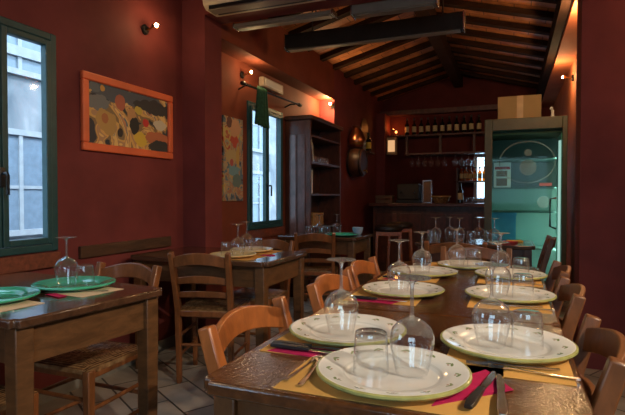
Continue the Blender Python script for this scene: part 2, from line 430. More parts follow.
struct('wall_right_pier', MB().b2((XP, 3.78, 0), (1.8, 4.06, 3.0)), M['wall'])
struct('wall_right_far_part', MB().b2((XR, 4.06, 0), (XR + .18, YF + .2, 3.1)), M['lamplit_plaster'])
struct('wall_right', MB().b2((1.6, YN - .2, 0), (1.8, 3.78, 3.3)), M['wall'])
struct('wall_right_upper_band', MB().b2((XP, 4.06, 2.62), (XR, YF, 3.1)), M['lamplit_plaster'])
# lintel between the two rooms
struct('wall_front_lintel', MB().b2((XI, 3.305, 2.56), (XP, 3.545, 3.25)), M['wall'])
# wall behind the camera with a wide window that lights the near table
m = MB(); hx0, hx1, hz0, hz1 = -.6, 1.2, .95, 2.15
m.b2((-2.6, YN - .2, 0), (hx0, YN, 3.4)); m.b2((hx1, YN - .2, 0), (1.8, YN, 3.4)); m.b2((hx0, YN - .2, 0), (hx1, YN, hz0)); m.b2((hx0, YN - .2, hz1), (hx1, YN, 3.4))
struct('wall_front', m, M['wall'])
# bar wall with a small window
m = MB(); bx0, bx1, bz0, bz1 = -.62, .05, 1.08, 1.88
m.b2((-2.6, YF, 0), (bx0, YF + .2, 3.4)); m.b2((bx1, YF, 0), (.8, YF + .2, 3.4)); m.b2((bx0, YF, 0), (bx1, YF + .2, bz0)); m.b2((bx0, YF, bz1), (bx1, YF + .2, 3.4))
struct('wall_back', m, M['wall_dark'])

def slope_z(x): return EAVE + (RIDGE - EAVE) * ((x - XI) / (XM - XI) if x < XM else (XP - x) / (XP - XM))
# roof: two board slopes, rafters, ridge beam, eave beams
def roof_slab(xa, xb):
    m = MB(); za, zb = slope_z(xa), slope_z(xb); t = .06; o = .10
    v = [m.bm.verts.new(p) for p in ((xa, YN - .2, za + o), (xb, YN - .2, zb + o), (xb, YF + .2, zb + o), (xa, YF + .2, za + o), (xa, YN - .2, za + o + t), (xb, YN - .2, zb + o + t), (xb, YF + .2, zb + o + t), (xa, YF + .2, za + o + t))]
    for f in ((0, 1, 2, 3), (7, 6, 5, 4), (0, 4, 5, 1), (1, 5, 6, 2), (2, 6, 7, 3), (3, 7, 4, 0)): m.bm.faces.new([v[i] for i in f])
    return m
ceiling = struct('ceiling', roof_slab(-2.65, XM), M['boards'])
struct('ceiling_slope', roof_slab(XM, 1.85), M['boards'], ceiling)
y = -1.2
while y < 8.9:
    for xa, xb in ((XI - .2, XM - .04), (XM + .04, 1.6)):
        if xb > 1 and y > 3.9: xb = XP + .16
        if abs(y - 3.42) < .2: continue
        MB().bar([(xa, y, slope_z(xa) + .072), (xb, y, slope_z(xb) + .072)], .10, .056).build('rafter', M['rafter'], ceiling)
    y += .47
MB().b2((XM - .07, YN, RIDGE - .12), (XM + .07, YF, RIDGE + .07)).build('ridge_beam', M['rafter'], ceiling)
struct('trim_1', MB().b2((XP - .08, 4.06, 2.66), (XP + .0, YF, 2.82)), M['beam_wood'])
struct('trim_2', MB().b2((XI, 8.82, 2.60), (XP, 8.995, 2.68)), M['red_wood'])
struct('baseboard_left', MB().b2((XL, YN, 0), (XL + .015, 3.305, .08)), plain('grey_skirting_tile', (.25, .23, .20), .4, var=.15))
struct('trim_3', MB().b2((XL, 2.27, .778), (XL + .022, 3.13, .852), bev=.004), M['rail'])

# windows
def window(idx, y0, y1, z0, z1, sill=True):
    w = thing('window_%d' % idx, '', ''); del w['label']; del w['category']; w['kind'] = 'structure'
    x0, x1 = XL - .05, XL + .015; t = .042
    f = MB()
    f.b2((x0, y0, z0), (x1, y0 + t, z1)); f.b2((x0, y1 - t, z0), (x1, y1, z1)); f.b2((x0, y0 + t, z0), (x1, y1 - t, z0 + t)); f.b2((x0, y0 + t, z1 - t), (x1, y1 - t, z1))
    f.build('window_frame', M['green_frame'], w, smooth=False, bevel=.006)
    ym = (y0 + y1) / 2
    for a, b in ((y0 + t, ym), (ym, y1 - t)):
        s = MB(); q = .034; xa, xb = x0 + .032, x1 + .010
        a2, b2_, c, d = a + .003, b - .003, z0 + t + .003, z1 - t - .003
        s.b2((xa, a2, c), (xb, a2 + q, d)); s.b2((xa, b2_ - q, c), (xb, b2_, d)); s.b2((xa, a2 + q, c), (xb, b2_ - q, c + q)); s.b2((xa, a2 + q, d - q), (xb, b2_ - q, d))
        so = s.build('window_sash', M['green_frame'], w, smooth=False, bevel=.005)
        MB().b2((x0 + .04, a2 + q - .002, c + q - .002), (x0 + .044, b2_ - q + .002, d - q + .002)).build('window_pane', M['pane'], so, smooth=False)
    h = MB(); h.b2((x1 + .012, ym - .018, 1.20), (x1 + .02, ym + .012, 1.30), .003)
    h.tube([(x1 + .02, ym - .003, 1.27), (x1 + .05, ym - .003, 1.27), (x1 + .055, ym - .003, 1.255), (x1 + .055, ym - .003, 1.16)], .009)
    h.build('window_handle', M['black'], w)
    if sill:
        MB().b2((XL, y0 - .03, z0 - .09), (XL + .03, y1 + .0, z0 - .005)).build('window_sill', M['sill'], w, smooth=False, bevel=.004)
window(1, *W1); window(2, *W2); window(3, *W3)
def cross_window(idx, x0, x1, z0, z1, yy, frame):
    w = thing('window_%d' % idx, '', ''); del w['label']; del w['category']; w['kind'] = 'structure'
    f = MB(); t = .05; ya, yb = yy - .04, yy + .04
    f.b2((x0, ya, z0), (x0 + t, yb, z1)); f.b2((x1 - t, ya, z0), (x1, yb, z1)); f.b2((x0 + t, ya, z0), (x1 - t, yb, z0 + t)); f.b2((x0 + t, ya, z1 - t), (x1 - t, yb, z1))
    xm = (x0 + x1) / 2; f.b2((xm - t / 2, ya, z0 + t), (xm + t / 2, yb, z1 - t))
    fo = f.build('window_frame', frame, w, smooth=False)
    for a, b in ((x0 + t, xm - t / 2), (xm + t / 2, x1 - t)):
        MB().b2((a, yy - .002, z0 + t), (b, yy + .002, z1 - t)).build('window_pane', M['pane'], fo, smooth=False)
cross_window(4, hx0, hx1, hz0, hz1, YN - .1, M['green_frame'])
cross_window(5, bx0, bx1, bz0, bz1, YF + .1, M['white'])

# outside: pale houses across the lane, seen only through the panes
def facade_mat():
    m, nt, out = _new('pale_render_facade')
    b = N(nt, 'BsdfPrincipled', Roughness=.85)
    tc = N(nt, 'TexCoord'); no = N(nt, 'TexNoise', Scale=1.6, Detail=6.0, Distortion=.6); nt.links.new(tc.outputs['Object'], no.inputs['Vector'])
    r = ramp(nt, [(.3, (.10, .125, .15)), (.55, (.23, .26, .28)), (.75, (.46, .47, .48))]); nt.links.new(no.outputs['Fac'], r.inputs[0])
    nt.links.new(r.outputs[0], b.inputs['Base Color']); nt.links.new(b.outputs[0], out.inputs[0]); return m
M['facade'] = facade_mat(); M['stone'] = plain('grey_stone_trim', (.30, .33, .35), .8, var=.1)
def house(y0, y1, h, x, label, wins):
    t = thing('house', label, 'house', (x, (y0 + y1) / 2, 0), 0, 'houses across the lane'); L = (y1 - y0) / 2
    m = MB(); m.b2((-3, -L, 0), (0, L, h)); m.build('house_wall', M['facade'], t, smooth=False)
    MB().b2((-3.2, -L - .1, h), (.25, L + .1, h + .15)).build('roof', plain('roof_tiles', (.30, .24, .22), .8), t, smooth=False)
    MB().b2((0, -L, h * .62), (.06, L, h * .62 + .12)).build('string_course', M['stone'], t, smooth=False)
    for yy, z in wins:
        s = MB(); a, b, c, d = yy - .4, yy + .4, z, z + 1.15
        s.b2((0, a - .07, c - .07), (.05, a, d + .07)); s.b2((0, b, c - .07), (.05, b + .07, d + .07)); s.b2((0, a, c - .07), (.05, b, c)); s.b2((0, a, d), (.05, b, d + .07)); s.b2((0, yy - .025, c), (.04, yy + .025, d)); s.b2((0, a, c + .5), (.03, b, c + .54))
        so = s.build('window', M['stone'], t, smooth=False)
        MB().b2((.002, a, c), (.015, b, d)).build('pane', plain('grey_blue_glass', (.17, .23, .29), .15), so, smooth=False)
house(-1.0, 6.2, 4.6, -5.6, 'pale house with white window frames seen through the near green window', [(1.75, .75), (1.75, 2.7), (.1, .75), (.1, 2.7), (-1.6, .75), (-1.6, 2.7)])
house(6.6, 16.0, 5.2, -5.2, 'pale house with stacked windows seen through the narrow far window', [(-1.5, .5), (-1.5, 2.2), (.3, .5), (.3, 2.2), (2.2, .5), (2.2, 2.2), (-3.3, 2.2), (-3.3, .5)])
struct('ground', MB().b2((-14, -8, -.5), (-2.62, 20, -.3)), plain('lane_paving', (.22, .21, .2), .8))

# ------------------------------------------------------------------ chairs
def make_chair():
    t = thing('dining_chair', 'chair', 'chair')
    wood_ = M['chair']
    def post(s):
        return [(s * .172, -.165, 0), (s * .172, -.172, .30), (s * .173, -.176, .46), (s * .176, -.205, .60), (s * .179, -.238, .72), (s * .182, -.268, .820)]
    for s in (-1, 1):
        p = post(s)
        MB().sweep(p, [(-.0165, -.021), (.0165, -.021), (.0165, .021), (-.0165, .021)], up=(0, 1, 0), scales=[.85, 1, 1.05, 1.05, 1, .92]).build('back_post', wood_, t, bevel=.005)
        MB().sweep([(s * .19, .165, 0), (s * .19, .165, .2), (s * .19, .165, .455)], [(-.017, -.017), (.017, -.017), (.017, .017), (-.017, .017)], up=(0, 1, 0), scales=[.8, .95, 1.1]).build('leg', wood_, t, bevel=.005)
    def rail(z, h, arch, bow, y, th=.018):
        m = MB(); n = 12; A = []
        for i in range(n + 1):
            k = -1 + 2 * i / n; x = k * .172; yy = y - bow * (1 - k * k); up = arch * (1 - k * k)
            A.append([m.bm.verts.new(q) for q in ((x, yy - th / 2, z + up * .85), (x, yy + th / 2, z + up * .85), (x, yy + th / 2 - h * .18, z + h + up), (x, yy - th / 2 - h * .18, z + h + up))])
        for a, b in zip(A, A[1:]):
            for i in range(4): m.bm.faces.new((a[i], a[(i + 1) % 4], b[(i + 1) % 4], b[i]))
        m.bm.faces.new(A[0][::-1]); m.bm.faces.new(A[-1]); return m
    rail(.722, .066, .034, .048, -.242).build('top_rail', wood_, t, bevel=.004)
    rail(.618, .042, .020, .028, -.212).build('back_slat', wood_, t, bevel=.003)
    rail(.535, .036, .012, .024, -.190).build('back_slat', wood_, t, bevel=.003)
    # seat frame and rush seat
    f = MB()
    f.bar([(-.19, .165, .435), (.19, .165, .435)], .03, .035); f.bar([(-.172, -.175, .435), (.172, -.175, .435)], .03, .035)
    for s in (-1, 1): f.bar([(s * .172, -.175, .435), (s * .19, .165, .435)], .03, .035)
    f.build('seat_frame', wood_, t, bevel=.004)
    m = MB(); n = 10; grid = []
    for j in range(n + 1):
        row = []
        for i in range(n + 1):
            a, b = -1 + 2 * i / n, -1 + 2 * j / n
            hw = .188 + .018 * (b * .5 + .5); e = max(abs(a), abs(b)); z = .458 + .014 * (1 - e ** 6) - .010 * (1 - e)
            row.append(m.bm.verts.new((a * hw, b * .182 + .0, z)))
        grid.append(row)
    for j in range(n):
        for i in range(n): m.bm.faces.new((grid[j][i], grid[j][i + 1], grid[j + 1][i + 1], grid[j + 1][i]))
    ext = bmesh.ops.extrude_face_region(m.bm, geom=m.bm.faces[:])
    for v in ext['geom']:
        if isinstance(v, bmesh.types.BMVert): v.co.z = .440
    m.build('seat', M['rush'], t)
    for z0 in (.17, .29):
        for s in (-1, 1): MB().tube([(s * .174, -.168, z0), (s * .19, .165, z0)], .0095).build('stretcher', wood_, t)
    for z0 in (.21, .33): MB().tube([(-.19, .165, z0), (.19, .165, z0)], .0095).build('stretcher', wood_, t)
    MB().tube([(-.172, -.168, .24), (.172, -.168, .24)], .0095).build('stretcher', wood_, t)
    return t
CH = Proto(make_chair())
BROWN = {M['chair']: M['chair_dark']}
CL = 'orange wooden chair with arched back'
def chair(x, y, deg, label, group, swap=None, wide=1.12):
    o = CH.put((x, y, 0), R(deg), label, group, swap); o.scale = (wide, 1, 1); return o
G1 = 'chairs at the long table'
chair(-.45, 1.275, -91, 'orange wooden chair with arched back, first on the window side of the long table', G1)
chair(-.44, 1.965, -90, 'orange wooden chair with arched back, second on the window side of the long table', G1)
chair(-.45, 2.47, -90, 'orange wooden chair with arched back, third on the window side of the long table', G1)
chair(-.06, 1.37, 89, 'wooden chair, first on the pillar side of the long table', G1, BROWN)  # pillar-side chairs take the brown wood as painted shade
chair(-.06, 2.08, 91, 'wooden chair, second on the pillar side of the long table', G1, BROWN)
chair(-.05, 2.65, 90, 'wooden chair, third on the pillar side of the long table', G1, BROWN)
chair(-.22, 3.14, 180, 'wooden chair with backlit shade in its colour, at the far head of the long table', G1, BROWN)  # backlit darkness put into the wood by the brown swap
G2 = 'chairs at the small tables'
chair(-1.755, 1.68, 180, 'brown rush-seated chair tucked under the table by the near green window, under the framed picture', G2, BROWN, .96)
chair(-1.755, 1.09, 2, 'rush-seated chair cut by the photo edge at the table by the near green window', G2, BROWN, .96)
chair(-1.79, 2.75, 15, 'brown ladder-back chair with its back to the viewer at the middle small table', G2, BROWN, .96)
chair(-1.72, 3.19, 180, 'brown chair behind the middle small table below the narrow window', G2, BROWN, .96)
chair(-1.755, 4.50, 17, 'brown ladder-back chair in front of the far small table by the cabinet', G2, BROWN, .96)
chair(.03, 4.56, 90, 'dark wooden chair in front of the glass fridge door', 'chairs at the table by the fridge', BROWN, 1.0)
chair(-.40, 4.03, 3, 'dark wooden chair at the near side of the table by the fridge', 'chairs at the table by the fridge', BROWN)

# ------------------------------------------------------------------ tables (top at .765)
TZ = .765
def table(label, cx, cy, sx, sy, rz, top, frame, grain_y, group, leg=.062, drawer=False):
    t = thing('dining_table', label, 'table', (cx, cy, 0), rz, group)
    m = MB(); m.box((0, 0, TZ - .016), (sx, sy, .032))
    bmesh.ops.bevel(m.bm, geom=[e for e in m.bm.edges if abs(e.verts[0].co.z - e.verts[1].co.z) > .01], offset=.022, segments=4, affect='EDGES')
    m.build('tabletop', top, t, bevel=.007)
    ix, iy = sx / 2 - .024 - leg / 2, sy / 2 - .024 - leg / 2
    for a in (-1, 1):
        for b in (-1, 1):
            MB().sweep([(a * ix, b * iy, 0), (a * ix, b * iy, .58), (a * ix, b * iy, TZ - .033)], [(-leg / 2, -leg / 2), (leg / 2, -leg / 2), (leg / 2, leg / 2), (-leg / 2, leg / 2)], up=(0, 1, 0), scales=[.8, 1, 1]).build('leg', frame, t, bevel=.004)
    for b in (-1, 1): MB().box((0, b * iy, TZ - .033 - .065), (2 * ix - leg, .022, .13)).build('apron', frame, t, smooth=False)
    for a in (-1, 1):
        ap = MB().box((a * ix, 0, TZ - .033 - .065), (.022, 2 * iy - leg, .13)).build('apron', frame, t, smooth=False)
        if drawer and a > 0:
            d = MB().box((ix + .014, 0, TZ - .033 - .065), (.010, 2 * iy - leg - .09, .10)).build('drawer', frame, t, bevel=.003)
            MB().lathe([(0, .02), (.012, .018), (.012, .008), (.006, 0), (0, 0)], 12, (ix + .019, 0, TZ - .10), 'X').build('knob', M['dark_wood'], d)
    return t
GT = 'dining tables'
table('near half of the long varnished table with the largest plates', -.237, 1.27, .755, .78, 0, M['table_top'], M['table_frame'], 1, GT, .052)
table('far half of the long varnished table, behind the joint', -.237, 2.335, .755, 1.34, 0, M['table_top'], M['table_frame'], 1, GT, .052)
lt = table('brown wooden table with green plates by the near green window', -1.885, 1.465, .98, .655, R(-6.5), M['old_top'], M['old_frame'], 0, GT)
table('brown wooden table with yellow plates beyond the wall pier', -1.85, 2.945, 1.02, .67, 0, M['old_top'], M['old_frame'], 0, GT)
table('wooden table crowded with glasses in front of the cabinet', -1.77, 4.81, .82, .66, 0, M['old_top'], M['old_frame'], 0, GT)
table('small dark table with upturned goblets in front of the fridge', -.30, 4.56, .94, .60, 0, M['old_top'], M['dark_wood'], 0, GT)

# ------------------------------------------------------------------ tableware
def plate(name, mats, label, r=.163):
    k = r / .163
    prof = [(0, .0045), (.092, .0045), (.099, .0065), (.104, .0115), (.128, .0165), (.153, .0215), (.1575, .0225), (.1625, .0205), (.163, .0165), (.158, .0115), (.112, .0015), (.104, 0), (0, 0)]
    m = MB(); m.lathe([(a * k, b) for a, b in prof], 56)
    if len(mats) > 1:
        for f in m.bm.faces:
            c = f.calc_center_median()
            if math.hypot(c.x, c.y) > .1562 * k or (c.z < .012 and math.hypot(c.x, c.y) > .12 * k and f.normal.z < 0): f.material_index = 1
    o = m.build(name, mats, smooth=True); tag(o, label, 'plate'); return o
P_FLOWER = Proto(plate('dinner_plate', [M['plate'], M['rim_green']], 'p'))
P_GREEN = Proto(plate('glass_plate', [M['plate_green']], 'p', .165))
P_YEL = Proto(plate('side_plate', [M['plate_yellow']], 'p', .150))

def goblet(up=False):
    """wine goblet standing on its rim, foot in the air"""
    t = thing('wine_goblet', 'g', 'wine glass')
    H = .205
    outer = [(.0345, 0), (.0390, .02), (.0450, .048), (.0480, .066), (.0475, .080), (.0420, .096), (.030, .109), (.016, .117), (.0085, .120)]
    inner = [(a - .0013, b) for a, b in outer[:-1]] + [(.0001, .117)]
    MB().lathe(outer + [(.0048, .124)], 32).build('bowl', M['glass'], t)
    MB().lathe([(.0048, .124), (.0042, .134), (.0040, .168), (.0042, .185), (.0065, .195)], 14).build('stem', M['glass_thick'], t)
    MB().lathe([(.0065, .195), (.016, .2005), (.037, .2035), (.0405, .2045), (.0405, .206), (.0, .2062)], 32).build('foot', M['glass_thick'], t)
    return t
P_GOB = Proto(goblet())
def tumbler():
    m = MB(); m.lathe([(.0385, 0), (.0380, .03), (.0365, .06), (.0350, .082), (.0335, .088), (.031, .0895), (0, .0895)], 32)
    m.lathe([(0, .080), (.029, .080), (.0335, .077)], 32)
    o = m.build('water_tumbler', M['glass']); tag(o, 't', 'tumbler'); return o
P_TUM = Proto(tumbler())

def fork():
    t = thing('fork', 'f', 'fork')
    m = MB(); pts = [(0, -.10, .004), (0, -.06, .0035), (0, 0, .0045), (0, .03, .007), (0, .05, .006)]
    m.sweep(pts, [(-.005, -.0012), (.005, -.0012), (.005, .0012), (-.005, .0012)], scales=[1.15, 1.0, .55, .7, 1.9]); m.build('handle', M['steel'], t)
    h = MB()
    for i in range(4):
        x = -.0078 + .0052 * i; h.tube([(x * .9, .049, .006), (x, .07, .0035), (x, .097, .0055)], .0013, 6, scales=[1.2, 1, .6])
    h.build('tines', M['steel'], t); return t
P_FORK = Proto(fork())
def knife(black=True):
    t = thing('knife', 'k', 'knife')
    m = MB(); m.sweep([(0, -.11, .0065), (0, -.09, .007), (0, -.05, .0065), (0, -.005, .006)], [(-.008, -.004), (.008, -.004), (.009, 0), (.008, .005), (-.008, .005), (-.009, 0)], scales=[.8, 1.1, 1, .8])
    m.build('handle', M['black'] if black else M['steel'], t, bevel=.001)
    m = MB(); m.prism([(-.006, -.006), (.006, -.006), (.009, .03), (.009, .075), (.004, .105), (-.004, .11), (-.0065, .06)], .0045, .0060)
    m.build('blade', M['steel'], t, smooth=False); return t
P_KNIFE = Proto(knife(True)); P_SKNIFE = Proto(knife(False))
def mat_obj(x, y, sx, sy, rz, mat, label, group):
    o = MB().box((0, 0, .0005), (sx, sy, .001)).build('place_mat', mat, None, smooth=False, loc=(x, y, TZ + .0004), rz=rz); return tag(o, label, 'place mat', group)
def napkin(pts, z, label, group):
    cx = sum(p[0] for p in pts) / len(pts); cy = sum(p[1] for p in pts) / len(pts)
    m = MB(); q = [(a - cx, b - cy) for a, b in pts]
    m.prism(q, 0, .0012); m.prism([(a * .94, b * .94) for a, b in q], .0014, .0024)
    o = m.build('paper_napkin', M['napkin'], None, smooth=False, loc=(cx, cy, z)); return tag(o, label, 'napkin', group)

# long table: (place words, x, y, angle the diner faces)
ZM = TZ + .0016      # on the mat
ZW = ZM + .0052      # on the well of a plate
PL = [('at the near head of the long table', -.235, 1.045, 90),
      ('first place on the window side of the long table', -.425, 1.325, 0),
      ('first place on the pillar side of the long table', -.012, 1.355, 180),
      ('second place on the window side of the long table', -.405, 1.985, 0),
      ('second place on the pillar side of the long table', -.008, 2.035, 180),
      ('third place on the window side of the long table', -.405, 2.50, 0),
      ('third place on the pillar side of the long table', -.008, 2.56, 180),
      ('at the far head of the long table', -.225, 2.835, 270)]
def L(s, w): return s + (' ' if w.startswith('at ') else ', ') + w
for i, (w, x, y, fa) in enumerate(PL):
    P_FLOWER.put((x, y, ZM), R(random.uniform(0, 360)), L('cream plate with green rim', w), 'cream plates on the long table')
    f = Vector((math.cos(R(fa)), math.sin(R(fa)))); rt = Vector((f.y, -f.x))       # forward, diner's right
    mx, my = x - f.x * .0, y - f.y * .0
    if fa in (0, 180):
        mx = (-.59 + .14) if fa == 0 else (.13 - .14); my = y - .02
        mat_obj(mx, my, .27, .40, 0, M['mat'], L('orange paper place mat', w), 'orange place mats on the long table')
    else:
        my = .892 + .15 if fa == 90 else 3.0 - .16
        mat_obj(x + (.0 if fa == 270 else .005), my, .43, .29, 0, M['mat'], L('orange paper place mat', w), 'orange place mats on the long table')
    # goblet and tumbler
    gx, tx = {0: ((-.005, .0), None), 1: ((-.015, -.01), None), 2: ((-.036, .0), (.049, .012)), 3: ((-.015, .0), None), 4: ((-.042, .01), (.047, -.005)), 5: ((-.01, .0), None), 6: ((-.042, .02), (.047, .0)), 7: ((-.055, .0), (.035, .015))}[i]
    if i == 0: gx, tx = (.036, .028), (-.046, -.004)
    P_GOB.put((x + gx[0], y + gx[1], ZW), random.uniform(0, 6), L('upturned wine goblet on the plate', w), 'upturned goblets')
    if tx: P_TUM.put((x + tx[0], y + tx[1], ZW), 0, L('upturned water tumbler on the plate', w), 'upturned tumblers')
    # cutlery and napkin
    gc = 'cutlery on the long table'
    if i == 0:
        P_FORK.put((-.428, 1.035, ZM), R(-4), 'steel fork beside the near head plate, outer of two', gc)
        P_FORK.put((-.405, 1.02, ZM), R(6), 'steel fork beside the near head plate, closer to it', gc)
        napkin([(-.135, .925), (.005, 1.062), (-.052, 1.165), (-.112, 1.075)], ZM, 'magenta paper napkin beneath the knives at the near head', 'magenta napkins')
        P_KNIFE.put((-.052, 1.03, ZM + .0028), R(-10), 'black-handled knife on the magenta napkin at the near head', gc)
        P_SKNIFE.put((-.018, 1.015, ZM + .0028), R(3), 'all-steel knife on the magenta napkin at the near head', gc)
    elif fa == 0:
        yk = y - .186
        napkin([(-.565, yk - .03), (-.40, yk - .04), (-.37, yk + .04), (-.53, yk + .045)], ZM, L('magenta paper napkin', w), 'magenta napkins')
        P_KNIFE.put((-.455, yk - .008, ZM + .0028), R(-90), L('black-handled knife on a napkin', w), gc)
        if i == 1: P_KNIFE.put((-.46, yk + .018, ZM + .0028), R(-86), 'second black-handled knife closer to the plate, first place on the window side', gc)
    elif fa == 180:
        yf = y - .165
        P_FORK.put((.035, yf - .012, ZM), R(84), L('steel fork, outer of two', w), gc)
        P_FORK.put((.0, yf + .014, ZM), R(97), L('steel fork half under the plate', w), gc)

# table by the near green window
def on_left(lx, ly):
    c, s = math.cos(R(-6.5)), math.sin(R(-6.5)); return (-1.885 + c * lx - s * ly, 1.465 + s * lx + c * ly)
for w, px, py, gl, tm in (('on the far side of the table by the near green window', -1.735, 1.60, (-.045, .0), (.046, .012)),
                          ('on the near side of the table by the near green window', -1.80, 1.275, (-.03, .0), None)):
    mat_obj(px + .05, py - .04, .34, .20, R(-6.5), M['mat_cream'], 'cream paper place mat ' + w, 'cream place mats')
    P_GREEN.put((px, py, ZM), 0, 'green glass plate ' + w, 'green glass plates')
    P_GOB.put((px + gl[0], py + gl[1], ZW), 0, 'upturned goblet ' + w, 'upturned goblets')
    if tm: P_TUM.put((px + tm[0], py + tm[1], ZW), 0, 'upturned tumbler on the green plate by the near green window', 'upturned tumblers')
napkin([(-1.70, 1.425), (-1.60, 1.40), (-1.60, 1.44), (-1.68, 1.455)], TZ + .002, 'magenta napkin between the two green glass plates', 'magenta napkins')
P_FORK.put((-1.615, 1.53, ZM), R(115), 'steel fork beside the far green glass plate', 'cutlery on the small tables')
# table beyond the pier
for w, px, py, gl, tm in (('on the near side of the middle small table', -1.665, 2.79, (.028, .012), (-.044, -.008)),
                          ('on the far side of the middle small table', -1.70, 3.10, (-.04, .0), (.044, .0))):
    mat_obj(px, py, .36, .26, 0, M['mat'], 'orange paper mat ' + w, 'orange mats on the middle small table')
    P_YEL.put((px, py, ZM), 0, 'yellow plate ' + w, 'yellow plates')
    P_GOB.put((px + gl[0], py + gl[1], ZW), 0, 'upturned goblet ' + w, 'upturned goblets')
    P_TUM.put((px + tm[0], py + tm[1], ZW), 0, 'upturned tumbler ' + w, 'upturned tumblers')
napkin([(-1.53, 2.90), (-1.43, 2.92), (-1.46, 2.98), (-1.54, 2.96)], TZ + .001, 'magenta napkin between the two yellow plates', 'magenta napkins')
# far table by the cabinet
P_GREEN.put((-1.57, 4.72, TZ + .001), 0, 'green glass plate on the far table by the cabinet', 'green glass plates')
gsp = [(-1.90, 4.66), (-1.82, 4.74), (-1.755, 4.64), (-1.70, 4.94), (-1.93, 4.80), (-1.80, 4.92)]
wd = ['first', 'second', 'third', 'fourth', 'fifth', 'sixth']
for k, (gx, gy) in enumerate(gsp):
    if k in (1, 3): P_GOB.put((gx, gy, TZ + .001), 0, 'upturned goblet on the far table by the cabinet, %s' % ('closer to the window' if k == 1 else 'closer to the bar'), 'glasses on the far table by the cabinet')
    else: P_TUM.put((gx, gy, TZ + .001), 0, 'upturned tumbler on the far table by the cabinet', 'glasses on the far table by the cabinet')
m = MB(); m.lathe([(0, 0), (.03, 0), (.045, .02), (.055, .06), (.058, .075), (.055, .075), (.05, .06), (.04, .02), (0, .008)], 20)
tag(m.build('sugar_bowl', M['blue_pale'], None, loc=(-1.47, 4.92, TZ + .001)), 'pale blue bowl on the far table by the cabinet', 'bowl')
# table by the fridge
for k, (gx, gy, ww) in enumerate(((-.62, 4.45, 'nearest the bar'), (-.52, 4.62, 'second from the bar'), (-.42, 4.44, 'third from the bar'), (-.27, 4.60, 'fourth from the bar'), (-.14, 4.46, 'fifth from the bar'))):
    P_GOB.put((gx, gy, TZ + .001), 0, 'upturned goblet on the table by the fridge, ' + ww, 'goblets on the table by the fridge')
for k, (gx, gy, ww) in enumerate(((-.68, 4.60, 'nearest the bar'), (-.33, 4.50, 'in the middle'), (-.20, 4.70, 'nearest the fridge'))):
    P_TUM.put((gx, gy, TZ + .001), 0, 'upturned tumbler on the table by the fridge, ' + ww, 'tumblers on the table by the fridge')
o = MB().box((0, 0, .006), (.12, .10, .012), bev=.003).build('folded_napkin', M['yellow_label'], None, loc=(.02, 4.62, TZ + .001), rz=.2); tag(o, 'yellow folded napkin on the table by the fridge', 'napkin')
o = MB().box((0, 0, .008), (.11, .09, .016), bev=.003).build('folded_napkin', M['red_label'], None, loc=(-.02, 4.47, TZ + .001), rz=-.3); tag(o, 'red folded napkin on the table by the fridge', 'napkin')

# ------------------------------------------------------------------ pictures and wall things of the window wall
t = thing('framed_picture', 'wide orange-framed painting on the red wall beside the near green window', 'picture', (XL, 2.72, 1.675))
m = MB(); a, h, fw, d = .43, .24, .05, .03
m.b2((0.001, -a, h - fw), (d, a, h)); m.b2((0.001, -a, -h), (d, a, -h + fw)); m.b2((0.001, -a, -h + fw), (d, -a + fw, h - fw)); m.b2((0.001, a - fw, -h + fw), (d, a, h - fw))
m.build('picture_frame', M['orange_frame'], t, smooth=False, bevel=.008)
MB().b2((.002, -a + fw, -h + fw), (.014, a - fw, h - fw)).build('canvas', M['art_wide'], t, smooth=False)
t = thing('canvas_picture', 'tall narrow unframed painting beside the narrow far window', 'picture', (XL, 4.045, 1.50))
MB().b2((.001, -.175, -.385), (.022, .175, .385)).build('canvas', M['art_tall'], t, smooth=False)
t = thing('curtain_rod', 'dark iron curtain rod with scrolled ends above the narrow far window', 'curtain rod', (XL + .13, 4.7, 2.205))
MB().tube([(0, -.60, -.012), (0, .60, .012)], .011).build('rod', M['iron'], t)
for s in (-1, 1):
    MB().lathe([(0, -.05), (.012, -.045), (.02, -.03), (.024, -.01), (.02, .01), (.012, .025), (.018, .035), (0, .045)], 14, (0, s * .645, s * .013), 'Y').build('finial', M['iron'], t)
    MB().tube([(0, s * .52, 0), (-.06, s * .52, .0), (-.13, s * .52, -.03)], .008).build('bracket', M['iron'], t)
m = MB(); rows = []
for j in range(9):
    v = j / 8; row = []
    for i in range(25):
        q = i / 24; w = .09 + .05 * v; row.append(m.bm.verts.new((.022 + .026 * math.sin(q * 5 * 2 * PI) * (.6 + .4 * v) , (-1 + 2 * q) * w * 1.1, -.36 * v - .02 * q * v)))
    rows.append(row)
for j in range(8):
    for i in range(24): m.bm.faces.new((rows[j][i], rows[j][i + 1], rows[j + 1][i + 1], rows[j + 1][i]))
cu = m.build('curtain', M['curtain'], None, loc=(XL + .15, 4.33, 2.205)); sm = cu.modifiers.new('thick', 'SOLIDIFY'); sm.thickness = .006
tag(cu, 'bunched dark green curtain hanging at one end of the iron rod', 'curtain')
t = thing('emergency_light', 'flat beige box mounted high above the narrow far window', 'emergency light', (XL, 4.82, 2.335))
MB().b2((.001, -.24, -.05), (.06, .24, .05)).build('housing', M['beige'], t, bevel=.01)
MB().b2((.055, -.20, -.035), (.066, .20, .035)).build('diffuser', M['white'], t, bevel=.004)

